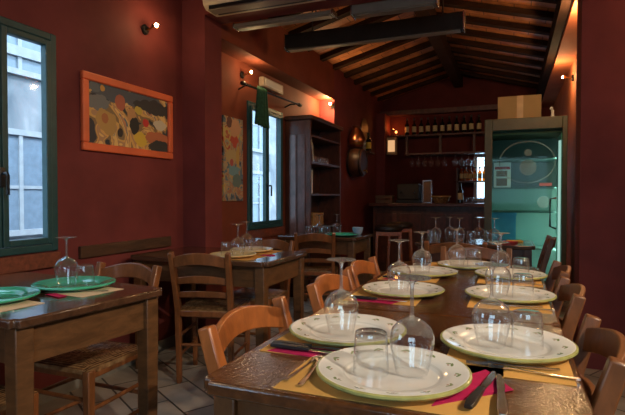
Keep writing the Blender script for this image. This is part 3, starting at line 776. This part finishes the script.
# sconces: small halogen spots
def sconce(x, y, z, nx, ny, label, watts, blend=1.0, spot=150, aim=None, col=(1, .62, .28)):
    t = thing('wall_spotlight', label, 'wall lamp', (x, y, z), math.atan2(ny, nx), 'halogen wall lamps')
    MB().lathe([(0, .001), (.035, .001), (.035, .010), (.028, .018), (0, .02)], 20, (0, 0, 0), 'X').build('wall_plate', M['lamp_case'], t)
    MB().tube([(.018, 0, 0), (.05, 0, .0), (.075, 0, .012)], .007).build('arm', M['brass'], t)
    MB().lathe([(.010, -.01), (.016, .0), (.021, .02), (.019, .021), (.012, .004), (0, .002)], 16, (.082, 0, .018), 'X').build('lamp_cup', M['brass'], t)
    MB().lathe([(0, -.014), (.009, -.011), (.015, 0), (.009, .011), (0, .014)], 16, (.104, 0, .018), 'X').build('bulb', M['bulb'], t)
    l = bpy.data.lights.new('halogen', 'SPOT' if aim else 'POINT'); l.energy = watts; l.color = col; l.shadow_soft_size = .025
    lo = bpy.data.objects.new('halogen_light', l); COL.objects.link(lo)
    lo.location = (x + nx * .145, y + ny * .145, z + .018)
    if aim:
        l.spot_size = R(spot); l.spot_blend = blend
        lo.rotation_euler = (Vector(aim) - lo.location).to_track_quat('-Z', 'Y').to_euler()
    return t
sconce(XL, 2.87, 2.335, 1, 0, 'lit halogen spot high on the red wall above the framed picture', 2.2)
sconce(XL, 4.24, 2.325, 1, 0, 'lit halogen spot beside the curtain rod above the tall painting', 3.0)
sconce(-2.24, 6.33, 2.36, 0, -1, 'lit halogen spot above the dark cabinet', 20)
sconce(XR, 6.06, 2.43, -1, 0, 'lit halogen spot above the glass fridge', 11)
sconce(1.6, 2.2, 2.33, -1, 0, 'unseen halogen spot added on the wall beyond the pillar to light the table', 90, aim=(-.35, 2.1, .8), spot=95, col=(1, .72, .45))  # invented lamp out of view, aimed to brighten the table's middle
sconce(1.6, .3, 2.33, -1, 0, 'unseen halogen spot added on the wall near the viewer for brighter plates', 185, aim=(-.3, 1.3, .8), spot=95, col=(1, .86, .68))  # no such lamp known; added to whiten the near plates
sconce(XL, .55, 2.335, 1, 0, 'unseen halogen spot added on the window wall as fill near the viewer', 26, aim=(-.9, 1.3, .7), spot=100, col=(1, .75, .5))  # out-of-view spot put in as fill for the near side
sconce(XR, 4.35, 2.45, -1, 0, 'unseen halogen spot added behind the pillar to light the roof', 34)  # added lamp, brightens roof boards that the visible spots leave dark
sconce(1.6, 3.05, 2.38, -1, 0, 'halogen spot high beside the pillar, outside the view', 22)

# air conditioner on the lintel
t = thing('air_conditioner', 'beige split air conditioner hung under the roof above the wall pier', 'air conditioner', (-1.66, 3.305, 2.52))
m = MB(); m.sweep([(-.45, 0, 0), (.45, 0, 0)], [(.001, 0), (.15, .0), (.19, .03), (.205, .10), (.20, .25), (.17, .28), (.001, .28)], up=(0, 0, 1))
m.build('casing', M['beige'], t, bevel=.012)
MB().b2((-.42, -.165, -.006), (.42, -.07, .004)).build('louvre', M['lamp_pale'], t, bevel=.003)
MB().b2((-.40, -.06, -.004), (.40, -.045, .004)).build('air_slot', M['black'], t, smooth=False)
MB().b2((-.40, -.185, -.003), (.40, -.172, .02)).build('air_slot', M['black'], t, smooth=False)

# hanging strip lamps across the roof
def strip_lamp(x0, x1, y, z, h, label, rods, flip=False, pale=False):
    t = thing('hanging_strip_lamp', label, 'ceiling lamp', ((x0 + x1) / 2, y, z), 0, 'hanging strip lamps'); a = (x1 - x0) / 2
    MB().b2((-a, -.05, 0), (a, .05, h)).build('housing', M['lamp_pale'] if pale else M['lamp_case'], t, bevel=.006)
    MB().b2((-a + .03, -.035, -.008), (a - .03, .035, .002)).build('reflector', M['lamp_pale'], t, smooth=False)
    for s in (-1, 1): MB().b2((s * a - .006, -.056, -.006), (s * a + .006, .056, h + .006)).build('end_cap', M['steel'], t, bevel=.002)
    for r_ in rods:
        X = r_ - (x0 + x1) / 2; MB().tube([(X, 0, h), (X, 0, slope_z(r_) + .08 - z)], .006).build('rod', M['black'], t)
strip_lamp(-2.12, -1.27, 3.62, 2.53, .03, 'pale hanging strip lamp just behind the air conditioner', [-1.9, -1.42], pale=True)
strip_lamp(-1.12, -.50, 3.62, 2.50, .09, 'pale hanging strip lamp in line with the one behind the air conditioner', [-1.0, -.6], pale=True)
strip_lamp(-1.98, -.38, 4.30, 2.52, .14, 'long dark hanging strip lamp deeper under the roof', [-1.72, -.55])

# ------------------------------------------------------------------ cabinet
t = thing('bookcase', 'tall dark open bookcase beside the narrow far window', 'bookcase', (XL + .005, 5.22, 0))
D, Wd, Hh = .31, 1.08, 2.02
for yy in (0, Wd - .035): MB().b2((0, yy, 0), (D, yy + .035, Hh)).build('side_panel', M['red_wood'], t, smooth=False, bevel=.003)
m = MB()
for a in (.055, .165): m.b2((a, -.014, .16), (a + .085, 0, 1.86))
m.build('side_moulding', wood('side_sheen_wood', (.16, .085, .075), .3, scale=(6, 6, 2.5)), t, smooth=False, bevel=.006)  # paler purplish tone puts the light sheen of this side into the wood
MB().b2((0, .035, 0), (.015, Wd - .035, Hh)).build('back_panel', M['dark_wood'], t, smooth=False)
MB().b2((0, -.035, Hh), (D + .04, Wd + .0, Hh + .05)).build('cornice', M['dark_wood'], t, bevel=.012)
for z in (.08, .50, .80, 1.19, 1.555, 1.86): MB().b2((.015, .035, z - .022), (D - .005, Wd - .035, z)).build('shelf', M['red_wood'], t, smooth=False)
MB().b2((D - .02, .035, .08), (D, Wd - .035, .50)).build('door', M['dark_wood'], t, smooth=False, bevel=.003)
BX = XL + .005
for k, (yy, z, w, h, dd, mt, lab, tilt) in enumerate((
    (5.29, 1.556, .022, .25, .17, 'book_white', 'pale book leaning at the end of the upper cabinet shelf', -.12),
    (5.40, 1.556, .03, .22, .15, 'book_brown', 'brown book on the upper cabinet shelf', .14),
    (5.285, 1.191, .03, .29, .18, 'book_white', 'tall pale book at the end of the middle cabinet shelf', 0),
    (5.33, 1.191, .03, .27, .18, 'book_white', 'second pale book on the middle cabinet shelf', 0))):
    o = bpy.data.objects.new('book', None); COL.objects.link(o); o.location = (BX + .2, yy, z + abs(tilt) * w); o.rotation_euler = (tilt, 0, 0); tag(o, lab, 'book', 'books in the cabinet')
    MB().b2((-dd / 2, -w / 2, 0), (dd / 2, w / 2, h)).build('cover', M[mt], o, smooth=False, bevel=.003)
    MB().b2((-dd / 2 + .004, -w / 2 + .003, .004), (dd / 2 + .001, w / 2 - .003, h + .001)).build('pages', M['white'], o, smooth=False)
for k, yy in enumerate((5.62, 5.72, 5.83, 5.93, 6.03)):
    P_TUM.put((BX + .2, yy, 1.557), 0, 'tumbler on the upper cabinet shelf', 'tumblers on the upper cabinet shelf')
t = thing('wooden_box', 'yellowish wooden box on the lower cabinet shelf', 'box', (BX + .17, 5.58, .801))
MB().b2((-.1, -.17, 0), (.1, .17, .13)).build('body', wood('pale_box_wood', (.40, .22, .07), .5), t, smooth=False, bevel=.004)
MB().b2((-.103, -.173, .13), (.103, .173, .16)).build('lid', wood('pale_box_lid', (.42, .24, .08), .5), t, smooth=False, bevel=.004)

# ------------------------------------------------------------------ keg, jug, niche shelf on the far window-side wall
t = thing('wall_keg', 'dark round barrel fixed to the wall beyond the cabinet', 'barrel', (XI, 7.02, 1.655))
MB().lathe([(0, .002), (.185, .002), (.205, .06), (.212, .12), (.205, .18), (.19, .22), (.178, .222), (.178, .212), (0, .21)], 36, (0, 0, 0), 'X').build('barrel_body', M['dark_wood'], t)
for xx in (.03, .19): MB().lathe([(.198, xx - .012), (.206, xx - .012), (.208, xx + .012), (.2, xx + .012)], 36, (0, 0, 0), 'X', close=True).build('hoop', M['iron'], t)
MB().tube([(.21, 0, -.12), (.25, 0, -.12), (.26, 0, -.15)], .012).build('tap', M['brass'], t)
t = thing('copper_jug', 'copper jug with brass lip standing on the wall barrel', 'jug', (XI + .12, 6.98, 1.870))
MB().lathe([(0, 0), (.085, 0), (.125, .05), (.13, .11), (.10, .19), (.065, .25), (.06, .27), (.075, .30), (.07, .30), (.055, .27), (0, .26)], 28).build('body', M['copper'], t)
MB().lathe([(.122, .03), (.131, .05), (.127, .055), (.118, .035)], 28, close=True).build('band', M['brass'], t)
MB().tube([(.0, .06, .26), (.0, .13, .27), (.0, .165, .2), (.0, .12, .11)], .010).build('handle', M['brass'], t)
def bottle_mesh(h=.30, r=.037):
    k = h / .30; return [(0, 0), (r, .0), (r, .005), (r, .17 * k), (r * .92, .19 * k), (r * .45, .215 * k), (r * .38, .23 * k), (r * .36, .285 * k), (r * .45, .287 * k), (r * .45, .30 * k), (0, .30 * k)]
def make_bottle(mat, labmat, h, r, cap, name='wine_bottle'):
    t = thing(name, 'b', 'bottle')
    MB().lathe(bottle_mesh(h, r), 18).build('glass_body', mat, t)
    MB().lathe([(r + .0006, h * .18), (r + .0008, h * .19), (r + .0008, h * .50), (r + .0006, h * .51)], 18).build('label', labmat, t)
    MB().lathe([(r * .47, h * .86), (r * .47, h * 1.002), (0, h * 1.003)], 14).build('cap', cap, t)
    return t
BOT = Proto(make_bottle(M['bottle'], M['label'], .30, .037, M['black']))
t = thing('wall_bracket', 'dark arched wooden wall bracket holding one bottle', 'shelf', (XI, 7.75, 1.86))
m = MB(); prof = [(.19 * math.cos(a), .19 * math.sin(a) + .36) for a in [PI * i / 14 for i in range(15)]] + [(-.19, -.22), (.19, -.22)]
m.prism(prof, .001, .02, Matrix(((0, 0, 1, 0), (1, 0, 0, 0), (0, 1, 0, 0), (0, 0, 0, 1)))); m.build('backboard', M['dark_wood'], t, smooth=False)
MB().b2((.02, -.16, -.025), (.15, .16, 0)).build('shelf_board', M['dark_wood'], t, smooth=False, bevel=.003)
YB = make_bottle(M['bottle'], M['yellow_label'], .31, .042, M['black']); YB.location = (XI + .085, 7.74, 1.862); YB['label'] = 'dark bottle with a yellow label on the arched wall bracket'

# ------------------------------------------------------------------ bar
t = thing('bar_counter', 'dark wooden bar counter at the end of the room', 'bar counter', (-1.10, 7.85, 0))
MB().b2((-.92, -.25, 0), (1.0, .22, 1.01)).build('front_panel', M['dark_wood'], t, smooth=False)
m = MB()
for k in range(5): m.b2((-.86 + k * .37, -.262, .14), (-.86 + k * .37 + .31, -.25, .90))
m.build('panel_moulding', M['red_wood'], t, smooth=False, bevel=.005)
MB().b2((-.97, -.33, 1.01), (1.02, .26, 1.055)).build('countertop', M['red_wood'], t, smooth=False, bevel=.006)
struct('wall_back_pier', MB().b2((XI, 8.55, 0), (-2.07, YF, 2.60)), M['wall'])
t = thing('bar_shelf', 'long wall shelf of wine bottles above the bar', 'shelf', (-1.2, 8.85, 2.20))
MB().b2((-.86, -.14, 0), (.90, .14, .03)).build('shelf_board', M['red_wood'], t, smooth=False, bevel=.004)
for xx in (-.52, .05, .6): MB().b2((xx - .02, -.12, -.30), (xx + .02, -.08, 0)).build('upright', M['dark_wood'], t, smooth=False)
MB().b2((-.54, -.14, -.32), (.86, .14, -.29)).build('glass_rack', M['red_wood'], t, smooth=False, bevel=.003)
for k in range(11):
    mt = 'ordinal'
    BOT.put((-1.735 + .1205 * k, 8.84 + .02 * ((k * 7) % 3 - 1), 2.231), k * .9, 'dark wine bottle on the shelf above the bar, %s from the orange niche' % ['first', 'second', 'third', 'fourth', 'fifth', 'sixth', 'seventh', 'eighth', 'ninth', 'tenth', 'eleventh'][k], 'wine bottles above the bar')
# stemware hung from the rack
hang = [-1.64, -1.53, -1.42, -1.31, -1.20, -1.09, -.91, -.80, -.69, -.585, -.48]
for k, hx in enumerate(hang):
    P_GOB.put((hx, 8.80, 1.880 - .2064), 0, 'goblet hanging upside down from the bar rack', 'goblets hanging above the bar').name = 'hanging_goblet'
# orange niche lamp + lantern
t = thing('shelf_lamp', 'small amber lamp glowing at the end of the bottle shelf', 'lamp', (-1.93, 8.83, 2.231))
MB().lathe([(0, 0), (.04, 0), (.04, .012), (.012, .018), (.010, .05), (0, .05)], 16).build('base', M['brass'], t)
MB().lathe([(0, .05), (.018, .055), (.022, .075), (.012, .095), (0, .10)], 14).build('bulb', emit('amber_bulb', (1, .35, .08), 4), t)
l = bpy.data.lights.new('amber', 'POINT'); l.energy = 1.6; l.color = (1, .30, .06); l.shadow_soft_size = .03
lo = bpy.data.objects.new('amber_light', l); COL.objects.link(lo); lo.location = (-1.93, 8.80, 2.37)
t = thing('paper_lantern', 'cream lantern hanging below the bottle shelf', 'lantern', (-1.97, 8.68, 1.89))
MB().b2((-.085, -.05, 0), (.085, .05, .30)).build('shade', plain('lantern_paper', (.55, .36, .2), .8), t, bevel=.01)
MB().b2((-.06, -.054, .05), (.06, -.05, .25)).build('lit_panel', M['lantern'], t, smooth=False)
MB().tube([(0, 0, .30), (0, 0, .45)], .004).build('hook', M['iron'], t)
MB().b2((-.02, -.02, .44), (.02, .14, .455)).build('hook_plate', M['iron'], t, smooth=False)
# back shelf with amber bottles, and things on the counter
t = thing('back_shelf', 'narrow shelf of amber bottles before the small back window', 'shelf', (-.62, 8.88, 1.40))
MB().b2((-.27, -.11, 0), (.50, .11, .022)).build('shelf_board', M['red_wood'], t, smooth=False)
MB().b2((-.27, -.11, -1.40), (-.24, .11, .24)).build('side_panel', M['dark_wood'], t, smooth=False)
MB().b2((-.24, -.11, -.36), (.50, .11, -.338)).build('lower_board', M['red_wood'], t, smooth=False)
AMB = Proto(make_bottle(M['amber'], M['label'], .24, .034, M['black'], 'liqueur_bottle'))
for k in range(6): AMB.put((-.815 + .075 * k, 8.87, 1.423), k, 'amber bottle on the narrow shelf behind the bar, %s from the wall rack end' % wd[k], 'amber bottles behind the bar')
for k in range(5): P_TUM.put((-.81 + .085 * k, 8.87, 1.063), 0, 'tumbler on the low board behind the bar', 'tumblers behind the bar')
t = thing('espresso_machine', 'dark coffee machine standing on the bar counter', 'coffee machine', (-1.50, 7.86, 1.056))
MB().b2((-.17, -.16, .05), (.17, .18, .29)).build('body', plain('machine_black', (.02, .015, .013), .65), t, bevel=.02)
MB().b2((-.18, -.17, 0), (.18, .19, .05)).build('base', M['black'], t, bevel=.006)
for s in (-.1, .1): MB().tube([(s, -.16, .17), (s, -.24, .16)], .014).build('brew_handle', M['black'], t)
MB().b2((-.15, -.12, .29), (.15, .16, .30)).build('cup_tray', M['iron'], t, smooth=False)
t = thing('menu_frame', 'grey upright menu frame on the bar counter', 'frame', (-1.20, 7.68, 1.056))
m = MB(); m.b2((-.07, -.008, 0), (.07, .008, .02)); m.b2((-.07, -.008, .33), (.07, .008, .35)); m.b2((-.07, -.008, .02), (-.055, .008, .33)); m.b2((.055, -.008, .02), (.07, .008, .33)); m.build('border', M['steel'], t, smooth=False)
MB().b2((-.055, -.004, .02), (.055, .004, .33)).build('sheet', M['brown_box'], t, smooth=False)
t = thing('wooden_crate', 'low wooden crate on the counter end near the wall', 'crate', (-1.86, 7.72, 1.056))
m = MB()
for z in (.0, .065): m.b2((-.13, -.1, z + .005), (.13, -.088, z + .055)); m.b2((-.13, .088, z + .005), (.13, .1, z + .055)); m.b2((-.13, -.088, z + .005), (-.118, .088, z + .055)); m.b2((.118, -.088, z + .005), (.13, .088, z + .055))
m.b2((-.118, -.088, .0), (.118, .088, .01)); m.build('slats', wood('crate_wood', (.13, .075, .04), .6), t, smooth=False)
for a in (-.11, .11):
    for b in (-.08, .08): MB().b2((a - .01, b - .01, .01), (a + .01, b + .01, .12)).build('corner_post', M['dark_wood'], t, smooth=False)
t = thing('bread_basket', 'wicker basket with yellow rim on the bar counter', 'basket', (-1.0, 7.70, 1.056))
MB().lathe([(0, 0), (.09, 0), (.13, .06), (.14, .10), (.132, .10), (.12, .06), (.085, .01), (0, .01)], 24).build('bowl', M['rush'], t)
MB().lathe([(.132, .098), (.146, .098), (.146, .112), (.132, .112)], 24, close=True).build('rim', wood('basket_rim', (.45, .28, .09), .5), t)
for k, (xx, lab) in enumerate(((-1.64, 'first'), (-.74, 'second'))):
    o = dup(BOT.root, (-1.23 if k == 0 else xx, 7.93 if k else 7.95, 1.057), 1, 'dark wine bottle standing on the counter %s' % ('behind the menu frame' if k == 0 else 'beside the wicker basket'), 'bottles on the bar counter')

# stools
def stool(x, y, label):
    t = thing('bar_stool', label, 'stool', (x, y, 0), .25, 'bar stools')
    for a in (-1, 1):
        for b in (-1, 1):
            MB().sweep([(a * .17, b * .17, 0), (a * .145, b * .145, .70)], [(-.016, -.016), (.016, -.016), (.016, .016), (-.016, .016)], up=(0, 1, 0)).build('leg', M['chair'], t, bevel=.003)
    m = MB()
    for a in (-1, 1): m.bar([(a * .145, -.145, .68), (a * .145, .145, .68)], .03, .05); m.bar([(-.145, a * .145, .68), (.145, a * .145, .68)], .03, .05)
    m.build('seat_frame', M['chair'], t)
    for z in (.25, .42):
        for a in (-1, 1): MB().tube([(a * .163, -.163, z), (a * .163, .163, z)], .01).build('stretcher', M['chair'], t)
    MB().lathe([(0, .705), (.17, .705), (.185, .73), (.18, .765), (.14, .79), (0, .80)], 24).build('cushion', M['dark_cushion'], t)
stool(-1.50, 6.42, 'wooden bar stool with dark cushion, closer to the wall barrel')
stool(-1.50, 7.12, 'wooden bar stool with dark cushion, closer to the counter')

# ------------------------------------------------------------------ fridge
FX0, FX1, FY, FH = -.275, .50, 5.52, 1.955
t = thing('glass_door_fridge', 'tall green glass-door drinks fridge at the end of the room', 'fridge', ((FX0 + FX1) / 2, FY, 0))
w = (FX1 - FX0) / 2; dp = .62
m = MB(); m.b2((-w, .05, .10), (-w + .04, dp, FH)); m.b2((w - .04, .05, .10), (w, dp, FH)); m.b2((-w + .04, .05, FH - .16), (w - .04, dp, FH)); m.b2((-w + .04, .05, .10), (w - .04, dp, .22)); m.b2((-w + .04, dp - .03, .22), (w - .04, dp, FH - .16))
m.build('cabinet_shell', M['olive_frame'], t, smooth=False, bevel=.006)
MB().b2((-w + .041, dp - .05, .221), (w - .041, dp - .031, FH - .161)).build('inner_back', plain('grey_green_back', (.06, .10, .09), .5), t, smooth=False)
MB().b2((-w + .041, dp - .056, .221), (w - .041, dp - .0505, 1.24)).build('inner_back', M['teal'], t, smooth=False)
m = MB(); m.b2((-w + .0405, .06, .221), (-w + .05, dp - .05, FH - .161)); m.b2((w - .05, .06, .221), (w - .0405, dp - .05, FH - .161)); m.build('inner_lining', M['teal'], t, smooth=False)
for a in (-1, 1):
    for b in (.12, dp - .06): MB().lathe([(0, 0), (.025, 0), (.025, .10), (0, .10)], 12, (a * (w - .07), b, 0)).build('foot', M['black'], t)
d = MB(); fw = .075
d.b2((-w, 0, .12), (-w + fw, .045, FH)); d.b2((w - fw * .6, 0, .12), (w, .045, FH)); d.b2((-w + fw, 0, .12), (w - fw * .6, .045, .21)); d.b2((-w + fw, 0, FH - .12), (w - fw * .6, .045, FH))
do = d.build('door', M['olive_frame'], t, smooth=False, bevel=.006)
MB().b2((-w + fw, .018, .21), (w - fw * .6, .024, FH - .12)).build('door_glass', M['fridge_glass'], do, smooth=False)
MB().tube([(w - .105, .0, 1.14), (w - .105, -.055, 1.14), (w - .155, -.06, 1.13), (w - .155, -.06, .86), (w - .105, -.055, .84), (w - .105, 0, .84)], .011).build('door_handle', M['black'], do)
m = MB(); cx, cz = .02, 1.505; A = []
for i in range(48):
    a = 2 * PI * i / 48; A.append([m.bm.verts.new((cx + rx * math.cos(a), yy, cz + rz * math.sin(a))) for rx, rz, yy in ((.255, .205, .0165), (.267, .217, .0165), (.267, .217, .0175), (.255, .205, .0175))])
for i in range(48):
    p, q = A[i], A[(i + 1) % 48]
    for k in range(4): m.bm.faces.new((p[k], p[(k + 1) % 4], q[(k + 1) % 4], q[k]))
m.build('etched_oval', M['etch'], do)
m = MB(); m.lathe([(0, 0), (.03, 0), (.035, .0008), (0, .0008)], 20, (.03, .0165, 1.60), 'Y'); m.lathe([(0, 0), (.075, 0), (.08, .0008), (0, .0008)], 24, (.03, .0165, 1.45), 'Y')
m.build('etched_emblem', M['etch'], do)
MB().b2((w - .25, .0155, 1.262), (w - .135, .0175, 1.292)).build('pink_sticker', M['pink_label'], do, smooth=False)
MB().lathe([(0, 0), (.06, 0), (.06, .001), (0, .001)], 28, (w - .21, .0165, 1.10), 'Y').build('round_sticker', M['etch'], do)
for z in (.62, 1.0, 1.25, 1.55): MB().b2((-w + .05, .10, z - .012), (w - .09, dp - .06, z)).build('shelf', plain('fridge_shelf', (.10, .20, .18), .4) if z > .7 else M['teal'], t, smooth=False)
MB().lathe([(0, .28), (.012, .28), (.012, 1.72), (0, 1.72)], 12, (w - .062, .09, 0)).build('light_tube', M['tube'], t)
l = bpy.data.lights.new('fridge_tube', 'AREA'); l.shape = 'RECTANGLE'; l.size = 1.3; l.size_y = .02; l.energy = 4.8; l.color = (.85, 1, .92)
lo = bpy.data.objects.new('fridge_tube_light', l); COL.objects.link(lo); lo.location = (FX1 - .085, FY + .10, 1.0)
lo.rotation_euler = (Vector((-.75, .42, 0))).to_track_quat('-Z', 'X').to_euler()
t_ = thing('blue_crate', 'blue plastic crate standing in the fridge', 'crate', (FX0 + .19, FY + .34, .623))
m = MB(); m.b2((-.12, -.15, 0), (.12, .15, .02)); m.b2((-.12, -.15, .02), (.12, -.135, .33)); m.b2((-.12, .135, .02), (.12, .15, .33)); m.b2((-.12, -.135, .02), (-.105, .135, .33)); m.b2((.105, -.135, .02), (.12, .135, .33)); m.build('crate_body', M['blue'], t_, smooth=False)
m = MB(); m.b2((-.126, -.156, .33), (.126, -.13, .36)); m.b2((-.126, .13, .33), (.126, .156, .36)); m.b2((-.126, -.13, .33), (-.1, .13, .36)); m.b2((.1, -.13, .33), (.126, .13, .36)); m.build('rim', M['blue'], t_, smooth=False)
t_ = thing('door_reflection_block', 'white block inside the fridge standing in for the window reflected in its door', 'carton', (FX0 + .17, FY + .30, 1.251))  # block's colours stand in for the window mirrored in the door glass
MB().b2((-.085, -.06, 0), (.085, .06, .27)).build('body', M['white'], t_, smooth=False, bevel=.004)
MB().b2((-.06, -.064, .02), (.05, -.06, .10)).build('reflection_patch', M['brown_box'], t_, smooth=False)
MB().b2((-.06, -.064, .12), (.05, -.06, .18)).build('reflection_patch', M['brown_box'], t_, smooth=False)
MB().b2((-.075, -.064, .195), (.08, -.06, .225)).build('stripe', M['red_label'], t_, smooth=False)
t_ = thing('cardboard_box', 'plain beige cardboard box lying on top of the fridge', 'box', (.065, FY + .22, FH + .001))
MB().b2((-.215, -.16, 0), (.20, .16, .235)).build('carton', M['cardboard'], t_, smooth=False, bevel=.004)
MB().b2((-.03, -.161, .0), (.03, -.16, .235)).build('packing_tape', plain('packing_tape', (.40, .27, .12), .3), t_, smooth=False)
t_ = thing('small_figurine', 'tiny white figurine on top of the fridge', 'figurine', (.37, FY + .10, FH + .001))
MB().lathe([(0, 0), (.02, 0), (.016, .02), (.012, .05), (.016, .07), (0, .08)], 14).build('body', M['white'], t_)
MB().lathe([(0, 0), (.014, .008), (.016, .018), (.010, .03), (0, .034)], 14, (-.012, -.004, .074)).build('head', M['white'], t_)
t_ = thing('wall_notice', 'yellowed paper notice on the wall beside the fridge', 'notice', (XR, 5.10, 1.60))
MB().b2((-.012, -.20, -.22), (-.001, .20, .20)).build('sheet', plain('yellowed_paper', (.42, .30, .10), .8, var=.3, scale=9), t_, smooth=False)
MB().b2((-.016, -.21, .20), (-.001, .21, .225)).build('batten', M['dark_wood'], t_, smooth=False)

# ------------------------------------------------------------------ daylight
w = bpy.data.worlds.new('sky'); sc.world = w; w.use_nodes = True
nt = w.node_tree; nt.nodes.clear(); out = nt.nodes.new('ShaderNodeOutputWorld'); bg = nt.nodes.new('ShaderNodeBackground')
tc = nt.nodes.new('ShaderNodeTexCoord'); sp = nt.nodes.new('ShaderNodeSeparateXYZ'); cr = ramp(nt, [(.0, (.42, .62, .80)), (.35, (.66, .86, 1)), (1, (.40, .64, 1))])
nt.links.new(tc.outputs['Generated'], sp.inputs[0]); nt.links.new(sp.outputs[2], cr.inputs[0]); nt.links.new(cr.outputs[0], bg.inputs[0]); bg.inputs[1].default_value = 6
nt.links.new(bg.outputs[0], out.inputs[0])
sl = bpy.data.lights.new('sun', 'SUN'); sl.energy = 4.0; sl.color = (1, .95, .88); sl.angle = R(1)
so = bpy.data.objects.new('sun', sl); COL.objects.link(so); so.rotation_euler = Vector((-.62, .12, -.78)).to_track_quat('-Z', 'Y').to_euler()
def portal(name, loc, direc, sx, sy):
    l = bpy.data.lights.new(name, 'AREA'); l.shape = 'RECTANGLE'; l.size = sx; l.size_y = sy; l.cycles.is_portal = True
    o = bpy.data.objects.new(name, l); COL.objects.link(o); o.location = loc; o.rotation_euler = Vector(direc).to_track_quat('-Z', 'Z' if abs(direc[2]) < .5 else 'Y').to_euler()
for i, (y0, y1, z0, z1) in enumerate((W1, W2, W3)): portal('portal', (XL - .1, (y0 + y1) / 2, (z0 + z1) / 2), (1, 0, 0), y1 - y0, z1 - z0)
portal('portal', ((hx0 + hx1) / 2, YN - .18, (hz0 + hz1) / 2), (0, 1, 0), hx1 - hx0, hz1 - hz0)

# ------------------------------------------------------------------ camera
cam = bpy.data.cameras.new('camera'); cam.sensor_width = 36; cam.lens = 500 / 625 * 36; cam.clip_start = .02
co = bpy.data.objects.new('camera', cam); COL.objects.link(co); co.location = (0, 0, 1.15)
co.rotation_euler = (R(90 - 1.2), 0, R(21.8)); sc.camera = co
vs = sc.view_settings; vs.view_transform = 'Standard'; vs.look = 'None'; vs.exposure = 0; vs.gamma = 1; vs.use_curve_mapping = False
sc.cycles.use_denoising = True; sc.cycles.max_bounces = 10; sc.cycles.transparent_max_bounces = 40
sc.cycles.caustics_reflective = False; sc.cycles.sample_clamp_indirect = 6
